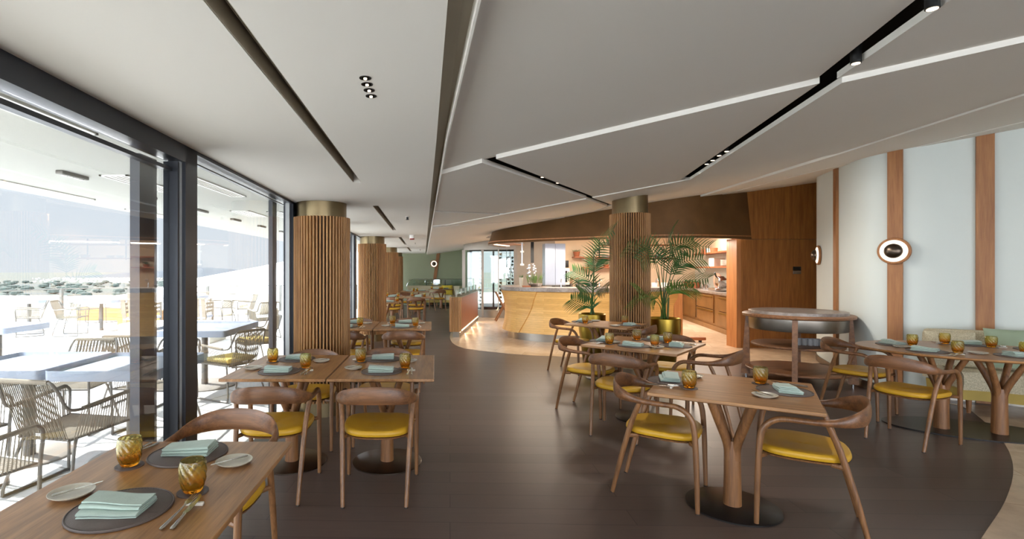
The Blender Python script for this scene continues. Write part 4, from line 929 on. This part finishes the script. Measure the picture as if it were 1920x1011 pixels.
def setting(x, y, fx, fy, where, full=2, rag=0, glass=None, mirror=1, plate=True, skip=()):
    rz = face(fx, fy); f = Vector((fx, fy)).normalized(); r = Vector((f.y, -f.x))*mirror; z = .75
    def pt(a, c): q = Vector((x, y))+r*a+f*c; return q
    KM.put((x, y, z), rz, 'round brown leather placemat, '+where)
    q = pt(-.005, -.015); KN[rag].put((q.x, q.y, z+.007), rz+(.12 if rag else .05), 'folded sage napkin, '+where)
    g = Vector(glass) if glass else pt(.165, .125)
    KC.put((g.x, g.y, z), 0, 'small round leather coaster, '+where)
    KG.put((g.x, g.y, z+.0045), rz+random.uniform(-1, 1), 'swirled amber tumbler, '+where)
    if full < 1: return
    if plate:
        q = pt(-.225, .10); KP.put((q.x, q.y, z), 0, 'small stoneware bread plate, '+where)
        if full > 1: a = rz-.75; q2 = q-Vector((-math.sin(a), math.cos(a)))*.055; KBk.put((q2.x, q2.y, z+.0165), 0, 'butter knife lying across the bread plate, '+where, rot=(0.02, 0, a))
    q = pt(.215, .03); KR.put((q.x, q.y, z), rz, 'pale cutlery rest, '+where)
    if full > 1:
        for dx, K_, nm in ((-.017, KF, 'steel fork'), (.014, KKn, 'steel dinner knife')):
            q = pt(.215+dx-.006, -.13+.0); K_.put((q.x, q.y, z+.0035), 0, nm+' leaning on its rest, '+where, rot=(.062, 0, rz-(.06 if dx < 0 else -.02)))
setting(-.98, 1.60, 0, 1, 'camera side of the window corner table')
setting(-1.0, 2.08, 0, -1, 'far side of the window corner table')
setting(-1.146, 3.77, 0, 1, 'camera side of the window half table')
setting(-.39, 3.77, 0, 1, 'camera side of the aisle half table')
setting(-1.149, 4.28, 0, -1, 'column side of the window half table')
setting(-.435, 4.28, 0, -1, 'column side of the aisle half table')
setting(-.42, 6.70, 0, 1, 'camera side of the aisle table past the column')
setting(-.42, 7.22, 0, -1, 'far side of the aisle table past the column')
setting(-1.16, 6.70, 0, 1, 'camera side of the window table past the column')
setting(-1.16, 7.22, 0, -1, 'far side of the window table past the column')
setting(-.45, 14.03, 0, 1, 'camera side of the distant aisle table', 0)
setting(-.47, 14.58, 0, -1, 'far side of the distant aisle table', 0)
setting(-1.18, 14.1, 0, 1, 'camera side of the distant window table', 0)
setting(-1.18, 14.55, 0, -1, 'far side of the distant window table', 0)
setting(-1.05, 12.0, 0, 1, 'small table beside the second column', 0)
setting(-.9, 17.75, 0, 1, 'camera side of the farthest square table', 0)
setting(-.45, 18.1, 0, -1, 'sofa side of the farthest square table', 0)
setting(.05, 19.7, 0, 1, 'camera side of the far round table', 0)
setting(.45, 20.1, 0, -1, 'sofa side of the far round table', 0)
setting(.05, 20.15, 0, -1, 'window side of the far round table', 0)
setting(1.595, 3.445, .84, -.545, 'aisle side of the front Y-legged table', 2, 1)
setting(2.157, 3.16, -.84, .545, 'trolley side of the front Y-legged table', 2, 1)
setting(1.955, 5.03, .6, .8, 'camera side of the four-seat table', 2, 0)
setting(1.78, 5.37, .74, -.67, 'aisle side of the four-seat table', 2, 1, plate=False)
setting(2.365, 5.03, -.74, .67, 'trolley side of the four-seat table', 2, 1)
setting(2.36, 5.45, -.6, -.8, 'palm side of the four-seat table', 1, 0, plate=False)
setting(2.12, 7.36, .74, -.67, 'aisle side of the table by the palms', 1, 1)
setting(2.62, 6.90, -.74, .67, 'column side of the table by the palms', 1, 0)
setting(4.52, 4.70, .9, .43, 'camera side of the oval table', 2, 1)
setting(4.60, 5.12, .95, -.2, 'trolley end of the oval table', 2, 1, glass=(4.72, 5.06), plate=False)
setting(5.05, 4.43, .15, 1, 'cut-off near side of the oval table', 1, 1, plate=True)
setting(5.32, 5.12, -.42, -.9, 'sofa side of the oval table', 2, 0, glass=(5.14, 5.16), plate=False)
setting(5.62, 4.78, -.7, -.7, 'cushion end of the oval table', 2, 0, glass=(5.36, 4.93), plate=False)

# ================================================================ SERVING TROLLEY
tx, ty = 4.90, 6.93; tr_ = math.radians(-52)
t = thing('serving_trolley', 'round two-shelf wooden serving station with stone and glass top', 'serving table', (tx, ty, 0), 0)
b = MB(); b.lathe([(.40, .875), (.60, .86), (.63, .87), (.635, .885), (.635, .90), (.62, .91), (.40, .91)], 72); b.make('top_ring', 'trolleywood', t)
b = MB(); b.lathe([(.001, .70), (.555, .70), (.56, .71), (.56, .862), (.001, .862)], 72); b.make('metal_drum', 'plinth', t)
b = MB(); b.lathe([(.40, .905), (.555, .905), (.56, .91), (.56, .945), (.55, .95), (.44, .95), (.43, .945), (.40, .945)], 72); b.make('stone_ring', 'marble', t)
b = MB(); b.lathe([(.001, .93), (.43, .93), (.43, .944), (.001, .944)], 64); b.make('glass_disc', 'silver', t)
for z, r in ((.14, .60), (.47, .53)):
    b = MB(); b.lathe([(.001, z), (r-.01, z), (r, z+.008), (r, z+.022), (r-.006, z+.028), (.001, z+.028)], 64); b.make('shelf', 'trolleywood', t)
for k in range(4):
    a = math.radians(143+90*k); m = Matrix.Rotation(a, 4, 'Z')
    b = MB(); b.loft([[m @ Vector((r0, -.03, z)), m @ Vector((r1, -.03, z)), m @ Vector((r1, .03, z)), m @ Vector((r0, .03, z))] for z, r0, r1 in ((.03, .54, .65), (.875, .555, .59))]); b.make('leg', 'trolleywood', t, smooth=False)
    b = MB(); b.cyl(.59*math.cos(a), .59*math.sin(a), 0, .035, .016, 12); b.make('castor', 'silver', t)
gk = None
prof = [(.001, 0), (.026, 0), (.03, .004), (.031, .085), (.029, .085), (.028, .01), (.001, .01)]
b = MB(); b.lathe(prof, 20, rf=lambda a, z: 1+.04*math.cos(10*a)); gk = Kind(tag(b.make('water_glass', 'clear'), 'x', 'glass'))
for i in range(5):
    for j in range(2):
        gk.put((tx-.06+.062*i+.01*j, ty-.12-.02*i+.065*j, .4985), 0, '%s clear cut glass in the %s row on the trolley shelf' % (['first', 'second', 'third', 'fourth', 'fifth'][i], ['front', 'back'][j]), 'clear glasses on the trolley shelf')

# ================================================================ SOFAS AND CUSHIONS
def sofa(path, lab, legs=()):
    t = thing('curved_sofa', lab, 'sofa', (0, 0, 0))
    pts = resamp(curve2(path, 6), 30); L = {}
    def sweep(prof, name, mat):
        offs = [offset(pts, -d) for d, z in prof]; n = len(pts)
        b = MB(); b.loft([[(offs[j][i][0], offs[j][i][1], prof[j][1]) for j in range(len(prof))] for i in range(n)]); return b.make(name, mat, t)
    sweep([(0, .28), (-.02, .6), (0, .78), (.03, .82), (.09, .835), (.15, .82), (.18, .77), (.2, .44), (.2, .28)], 'backrest', 'sofa')
    sweep([(.16, .26), (.16, .43), (.3, .45), (.56, .455), (.63, .445), (.66, .41), (.665, .33), (.65, .26)], 'seat', 'sofa')
    sweep([(.08, .15), (.06, .27), (.62, .27), (.6, .15)], 'base', 'sofa_base')
    n = len(pts)
    for i in (2, n//2, n-3):
        for d in (.12, .52):
            q = offset(pts, -d)[i]; b = MB(); b.cyl(q[0], q[1], 0, .16, .017, 10, .026); b.make('leg', 'wood_trunk', t)
    return pts
sp_ = sofa([(5.62, 5.90), (5.85, 5.82), (6.2, 5.6), (6.5, 5.3), (6.95, 4.75), (7.4, 4.05)], 'curved beige tweed sofa on a mustard base under the wood posts')
sofa([(-1.15, 21.5), (-.6, 21.65), (.2, 21.7), (.8, 21.6), (1.15, 21.3)], 'far cream sofa along the green wall')
def cushion(x, y, z, fx, fy, w, h, mat, lab, tilt=.3):
    b = MB(); n = 14; rings = []
    for iy in range(n+1):
        v = -1+2*iy/n; row = []
        for ix in range(2*n):
            a = 2*PI*ix/(2*n); 
            u = math.cos(a); s_ = math.sin(a)
            th_ = .065*(1-abs(v)**3)**.6*(max(0, 1-abs(u)**3))**.5
            row.append((u*w/2*(1-.05*(1-v*v)), math.copysign(th_, s_)+.0, v*h/2*(1-.05*(1-u*u))))
        rings.append(row)
    b.loft(rings); o = b.make('throw_cushion', mat, None, (x, y, z)); o.rotation_euler = (tilt*-1, 0, face(fx, fy)+PI); return tag(o, lab, 'cushion')
cushion(5.58, 5.53, .655, -.45, -.9, .42, .36, 'sofa', 'beige tweed cushion at the trolley end of the curved sofa')
cushion(6.00, 5.28, .68, -.55, -.85, .46, .42, 'cush_green', 'sage green cushion next to the tweed cushion')
cushion(6.33, 4.98, .68, -.7, -.7, .44, .40, 'cush_green', 'second sage green cushion below the wood post')
cushion(.52, 21.32, .66, 0, -1, .45, .42, 'cush_yellow', 'yellow cushion on the far cream sofa')
# glass rail behind the far sofa
t = thing('glass_balustrade', 'rounded glass screen with thin steel edge behind the far sofa', 'screen', (0, 21.85, 0))
b = MB(); b.tube([(-1.2, 0, .8), (-1.12, 0, .98), (-.95, 0, 1.08), (-.7, 0, 1.1), (1.2, 0, 1.1)], .008, 6, smooth=4); b.make('rail', 'silver', t)
b = MB(); b.prism([(-1.1, -.004), (1.2, -.004), (1.2, .004), (-1.1, .004)], .1, 1.08); b.make('pane', 'glass_edge', t)
for x in (-.35, .45): b = MB(); b.box(x-.012, x+.012, -.02, .0, .8, 1.06); b.make('post', 'dark', t)
# ================================================================ OUTSIDE
def ox(z): return -4.25
b = MB(); b.prism([(-4.25, -12), (-1.38, -12), (-1.9, 23), (-2.0, 23), (-4.25, 23)], 2.3, 2.6); struct('roof_overhang', b, 'soffit', 'flat white roof overhang outside the windows', smooth=False)
def soffit_panel(x0, y0, y1, w, lab):
    t = thing('soffit_grille', lab, 'ceiling panel', (x0, (y0+y1)/2, 2.3))
    h = (y1-y0)/2; b = MB(); b.box(-w/2, w/2, -h, -h+.02, -.012, 0); b.box(-w/2, w/2, h-.02, h, -.012, 0); b.box(-w/2, -w/2+.02, -h, h, -.012, 0); b.box(w/2-.02, w/2, -h, h, -.012, 0); b.make('frame', 'white', t, smooth=False)
    b = MB(); b.box(-w/2+.02, w/2-.02, -h+.02, h-.02, -.006, 0)
    for k in (-1, 0, 1): b.box(k*w/5-.003, k*w/5+.003, -h+.02, h-.02, -.011, -.006)
    b.make('grille', 'white', t, smooth=False)
soffit_panel(-2.05, 1.9, 3.0, .16, 'long white grille panel under the outside roof, first bay')
soffit_panel(-2.12, 4.2, 5.55, .16, 'long white grille panel under the outside roof, second bay')
soffit_panel(-2.7, 4.3, 5.2, .24, 'wide white panel under the outside roof')
soffit_panel(-2.63, 6.9, 7.65, .26, 'bright white panel under the outside roof, past the post')
soffit_panel(-2.2, 7.0, 8.2, .2, 'white grille panel under the outside roof near the second frame')
soffit_panel(-3.9, 4.5, 5.8, .12, 'narrow white panel along the roof edge')
soffit_panel(-4.0, 6.7, 7.9, .12, 'second narrow white panel along the roof edge')
def heater():
    t = thing('soffit_lamp', 'x', 'outdoor lamp'); b = MB(); b.rbox(-.03, .03, -.16, .16, -.03, 0, .006); b.make('housing', 'alu', t)
    for k in (-.1, -.03, .04, .11): b = MB(); b.cyl(0, k, -.036, -.03, .018, 12); b.make('lens', 'white', t)
    return Kind(t)
HT_ = heater()
for i, (x, y) in enumerate(((-3.01, 4.26), (-3.09, 5.5), (-3.11, 6.83), (-3.14, 8.09), (-3.14, 9.3), (-3.15, 10.6))):
    HT_.put((x, y, 2.3), 0, 'short grey lamp bar under the outside roof, %s from the camera' % ['first', 'second', 'third', 'fourth', 'fifth', 'sixth'][i], 'lamp bars under the outside roof')

def make_rope_chair():
    t = thing('rope_armchair', 'x', 'outdoor chair'); r = .011
    for sx in (-1, 1):
        b = MB(); b.tube([(0, -.335, .80), (sx*.17, -.335, .80), (sx*.205, -.33, .79), (sx*.225, -.30, .73), (sx*.24, -.26, .63), (sx*.255, -.20, .60), (sx*.275, -.05, .605), (sx*.29, .19, .635), (sx*.29, .245, .62), (sx*.29, .262, .57), (sx*.285, .25, .42),
                         (sx*.28, .24, .05), (sx*.28, .21, .014), (sx*.275, -.2, .014), (sx*.27, -.25, .03), (sx*.255, -.24, .12), (sx*.21, -.17, .36), (sx*.2, -.14, .40)], r, 8, smooth=3)
        b.make('side_frame', 'alu', t)
    b = MB()
    for sx in (-1, 1): b.tube([(sx*.2, -.2, .40), (sx*.27, .24, .42)], r*.9, 8)
    b.tube([(-.2, -.2, .40), (.2, -.2, .40)], r*.9, 8); b.tube([(-.28, .25, .42), (.28, .25, .42)], r*.9, 8); b.make('seat_frame', 'alu', t)
    def st(b, p, q): b.tube([p, q], .0042, 4, cap=False)
    b = MB(); n = 25
    for i in range(n):
        u = i/(n-1)*2-1; st(b, (u*.185, -.335, .80), (u*.19, -.2, .40)); 
        if i % 2: st(b, (u*.185, -.347, .80), (u*.19, -.212, .40))
    b.tube([(-.185, -.335, .80), (.185, -.335, .80)], .016, 8); o = b.make('back_rope_weave', 'rope', t); o['kind'] = 'stuff'
    b = MB(); b.box(-.035, .035, -.232, -.226, .425, .441); b.make('maker_tag', 'white', t); q_ = b = MB()
    for k in range(5): b.box(-.026+.011*k, -.021+.011*k, -.2335, -.232, .43, .436)
    b.make('tag_mark', 'dark', t)
    for sx in (-1, 1):
        b = MB()
        for i in range(21):
            u = i/20; st(b, (sx*(.262+.028*u), -.16+.38*u, .602+.032*u), (sx*(.215+.055*u), -.18+.40*u, .402+.018*u))
        b.tube([(sx*.262, -.16, .602), (sx*.29, .22, .636)], .015, 8); o = b.make('arm_rope_weave', 'rope', t); o['kind'] = 'stuff'
    b = MB()
    for i in range(26):
        u = i/25; w = .2+.07*u; st(b, (-w, -.2+.43*u, .408+.015*u), (w, -.2+.43*u, .408+.015*u))
    o = b.make('seat_rope_weave', 'rope', t); o['kind'] = 'stuff'
    return Kind(t)
RC = make_rope_chair()
def rope(x, y, fx, fy, lab, cush=False):
    r = RC.put((x, y, -.005), face(fx, fy), lab)
    if cush:
        f = Vector((fx, fy)).normalized(); b = MB(); b.rbox(-.2, .2, -.18, .2, 0, .05, .02); o = b.make('seat_cushion', 'cushion_y', None, (x, y, .425)); o.rotation_euler = (0, 0, face(fx, fy)); tag(o, 'pale yellow seat pad on '+cush, 'cushion')
rope(-2.52, 3.55, .2, .98, 'grey rope armchair on the terrace with its back to the window corner')
rope(-3.32, 3.42, .25, .97, 'grey rope armchair cut off at the picture edge beside the first one')
rope(-2.56, 2.72, .3, .95, 'grey rope armchair of which only a sled leg shows at picture edge')
rope(-3.42, 4.86, .05, -1, 'grey rope armchair facing the window across the grey terrace table')
rope(-2.62, 4.86, -.15, -1, 'grey rope armchair across the terrace table, partly behind the door post')
rope(-2.42, 6.1, -.85, .45, 'rope armchair with yellow pad at the second terrace table, camera side', 'the camera-side chair of the second terrace table')
rope(-2.72, 7.75, -.75, -.66, 'rope armchair with tall back at the far end of the second terrace table', 'the far-end chair of the second terrace table')
rope(-3.3, 5.75, .05, 1, 'rope armchair half hidden by the dark door post, second terrace table')
rope(-8.35, 11.75, 1, .25, 'rope armchair in profile beside the far square terrace table')
rope(-9.75, 14.2, .95, -.3, 'rope armchair by the railing, turned to the far tables')
rope(-9.0, 14.7, -.3, -.95, 'rope armchair tipped toward the far square terrace table')
rope(-9.25, 11.7, -.75, -.6, 'rope armchair in front of the round cream planter')
rope(-6.15, 14.8, -.4, -.9, 'dark-framed rope armchair by the far railing table')
rope(-5.4, 14.5, -.8, -.6, 'dark-framed rope armchair, second by the far railing table')
rope(-7.1, 15.6, .2, -1, 'rope armchair beyond the far railing table')
rope(-3.75, 11.3, -.6, .8, 'pale rope armchair near the second window frame')
rope(-3.3, 12.5, -1, -.1, 'dark rope armchair partly behind the second window frame')
def oct_disc(t, r=.3): b = MB(); b.lathe([(.001, 0), (r, 0), (r, .012), (r-.01, .018), (.001, .02)], 48); b.make('base_disc', 'odisc', t)
def terrace_table(x, y, w, d, rz, lab, rb=.3, rd=None):
    t = thing('terrace_table', lab, 'outdoor table', (x, y, -.005), rz)
    b = MB()
    if rd: b.cyl(0, 0, .733, .745, rd, 48)
    else: b.rbox(-w/2, w/2, -d/2, d/2, .731, .745, .045)
    b.make('tabletop', 'otable', t); b = MB(); b.cyl(0, 0, .015, .731, .042, 20); b.make('pedestal', 'alu', t); oct_disc(t, rb)
terrace_table(-2.42, 4.1, .8, .84, 0, 'grey terrace table outside the window corner, half beside the post')
terrace_table(-3.26, 4.12, .82, .86, 0, 'grey terrace table joined to it, toward the picture edge')
terrace_table(-3.0, 6.68, 1.02, 1.2, 0, 'second grey terrace table seen through the next window bay', .4)
terrace_table(-8.2, 12.6, .85, .85, .1, 'square grey table on the far terrace by the slatted lounge chair', .35)
terrace_table(-9.9, 12.5, .9, .8, .1, 'grey table in front of the round cream planter', .35)
terrace_table(-5.75, 6.75, .8, .8, 0, 'grey terrace table cut off at the picture edge')
terrace_table(-6.85, 14.3, .8, .7, 0, 'far grey table by the railing seen past the door post')
def lounge(x, y, rz, lab):
    t = thing('slatted_lounge_chair', lab, 'outdoor chair', (x, y, -.005), rz)
    b = MB(); b.rbox(-.34, .34, -.32, .34, .27, .33, .015); b.make('seat', 'otable', t)
    for k in range(5):
        xx = -.3+.15*k; b = MB(); b.loft([[(xx-.045, -.30, .2), (xx+.045, -.30, .2), (xx+.045, -.27, .2), (xx-.045, -.27, .2)], [(xx-.045, -.42, .8), (xx+.045, -.42, .8), (xx+.045, -.39, .8), (xx-.045, -.39, .8)]]); b.make('back_slat', 'slat_grey', t)
    for sx in (-1, 1):
        for z in (.42, .52, .62): b = MB(); b.box(sx*.36-.012, sx*.36+.012, -.33, .22, z, z+.06); b.make('arm_slat', 'slat_grey', t)
        for yy_ in (-.28, .26): b = MB(); b.box(sx*.33-.022, sx*.33+.022, yy_-.022, yy_+.022, 0, .45 if yy_ < 0 else .68); b.make('leg', 'slat_grey', t)
    b = MB(); b.box(-.36, .36, -.43, -.37, .76, .8); b.make('top_rail', 'slat_grey', t)
lounge(-7.35, 12.9, .15, 'taupe slatted lounge chair with its back to the window, far terrace')
lounge(-6.15, 13.2, .1, 'second taupe slatted lounge chair, seen just past the door post')
lounge(-5.7, 5.9, -1.2, 'taupe slatted chair cut off at the picture edge')
def planter(x, y, s, lab):
    b = MB(); b.lathe([(.001, 0), (.36*s, 0), (.50*s, .12*s), (.56*s, .32*s), (.54*s, .52*s), (.44*s, .70*s), (.36*s, .74*s), (.33*s, .72*s), (.33*s, .64*s), (.001, .62*s)], 40); tag(b.make('round_planter', 'planter', None, (x, y, -.005)), lab, 'planter')
planter(-10.85, 13.2, .95, 'big round cream planter at the edge of the far terrace')
planter(-6.1, 17.5, .95, 'big cream planter on the far terrace beside the second window frame')
planter(-7.05, 16.9, .88, 'cream planter half hidden by rope armchairs')
t = thing('planter_box', 'long wooden planter bench behind the far square table', 'bench', (-9.95, 15.4, 0)); MB().box(-.65, .65, -.25, .25, -.005, .37).make('body', 'bench_wood', t, smooth=False)
t = thing('planter_box', 'wooden planter bench beside the slatted lounge chair', 'bench', (-8.05, 14.2, 0)); MB().box(-.6, .6, -.25, .25, -.005, .38).make('body', 'bench_wood', t, smooth=False)
t = thing('concrete_bench', 'low white concrete block bench on the terrace', 'bench', (-5.55, 10.8, 0)); MB().rbox(-.85, 1.0, -.45, .4, -.005, .4, .02).make('body', 'concrete', t)
# railing
RP = [(-14, 7), (-12.4, 10.5), (-11.6, 13.5), (-11.15, 15.3), (-9.9, 16.6), (-7.8, 17.6), (-5.6, 18.6), (-3.0, 19.6)]
rt = thing('terrace_railing', 'steel post railing with wire mesh along the terrace edge', 'railing', (0, 0, 0))
b = MB(); b.tube([(x, y, .93) for x, y in RP], .016, 8); b.make('top_rail', 'rail', rt)
b = MB(); b.tube([(x, y, .1) for x, y in RP], .008, 6); b.make('bottom_rail', 'rail', rt)
for x, y in RP: b = MB(); b.box(x-.035, x+.035, y-.05, y+.05, -.01, .94); b.make('post', 'rail', rt)
b = MB()
for (x0, y0_), (x1, y1_) in zip(RP, RP[1:]):
    L_ = math.hypot(x1-x0, y1_-y0_); n = int(L_/.16)
    for k in range(-4, n):
        for sg in (0, 1):
            a0, a1 = k/n, (k+5)/n; za, zb = (.1, .92) if sg else (.92, .1)
            def cl(a): return min(1, max(0, a))
            def zz(a): return za+(zb-za)*(a-a0)/(a1-a0)
            c0, c1 = cl(a0), cl(a1)
            if c1-c0 < .01: continue
            b.tube([(x0+(x1-x0)*c0, y0_+(y1_-y0_)*c0, zz(c0)), (x0+(x1-x0)*c1, y0_+(y1_-y0_)*c1, zz(c1))], .0018, 3, cap=False)
o = b.make('wire_mesh', 'rail', rt); o['kind'] = 'stuff'
# white shell roof beyond the railing
sh = [((150, 568), 34), ((215, 555), 35), ((290, 541), 36), ((357, 524), 37), ((420, 512), 38), ((487, 500), 39), ((545, 488), 40), ((700, 462), 44)]
b = MB(); top = [((px-CX)/F*Z, Z, EYE+(CY-py)/F*Z) for (px, py), Z in sh]
b.loft([[(x, y, z) for x, y, z in top], [(x*.85+.5, y-9, z-1.3) for x, y, z in top], [(x*.6, 22.5, -1.4-.0*z) for x, y, z in top]], closed=False)
struct('roof_shell', b, 'roofshell', 'big white curved tiled roof rising beyond the railing')
# land
b = MB(); b.prism([(-14000, 60), (9000, 60), (14000, 14000), (-14000, 14000)], -75.2, -75); struct('land', b, 'fields', 'wide haze-tinted plain of fields below the terrace')
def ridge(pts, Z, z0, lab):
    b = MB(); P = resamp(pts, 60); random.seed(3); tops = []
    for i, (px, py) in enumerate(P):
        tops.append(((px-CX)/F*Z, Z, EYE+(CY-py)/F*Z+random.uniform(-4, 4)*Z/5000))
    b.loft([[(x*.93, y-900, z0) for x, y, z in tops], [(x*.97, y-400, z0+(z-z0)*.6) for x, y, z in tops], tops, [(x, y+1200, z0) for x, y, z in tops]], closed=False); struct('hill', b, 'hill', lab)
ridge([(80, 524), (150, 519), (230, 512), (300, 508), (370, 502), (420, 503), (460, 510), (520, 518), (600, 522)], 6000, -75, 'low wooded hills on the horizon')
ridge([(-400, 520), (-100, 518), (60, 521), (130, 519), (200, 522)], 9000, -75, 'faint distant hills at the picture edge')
# village on the plain below the hills
random.seed(5); b = MB()
for k in range(420):
    px = random.gauss(215, 42) if k % 3 else random.uniform(60, 300); Z = random.uniform(3000, 4600); x = (px-CX)/F*Z; s_ = random.uniform(5, 11)
    b.prism([(x, Z), (x+s_, Z), (x+s_, Z+s_), (x, Z+s_)], -75, -75+s_*.7)
o = b.make('village', 'white', smooth=False); tag(o, 'distant white village houses scattered below the hills', 'village', kind='stuff')
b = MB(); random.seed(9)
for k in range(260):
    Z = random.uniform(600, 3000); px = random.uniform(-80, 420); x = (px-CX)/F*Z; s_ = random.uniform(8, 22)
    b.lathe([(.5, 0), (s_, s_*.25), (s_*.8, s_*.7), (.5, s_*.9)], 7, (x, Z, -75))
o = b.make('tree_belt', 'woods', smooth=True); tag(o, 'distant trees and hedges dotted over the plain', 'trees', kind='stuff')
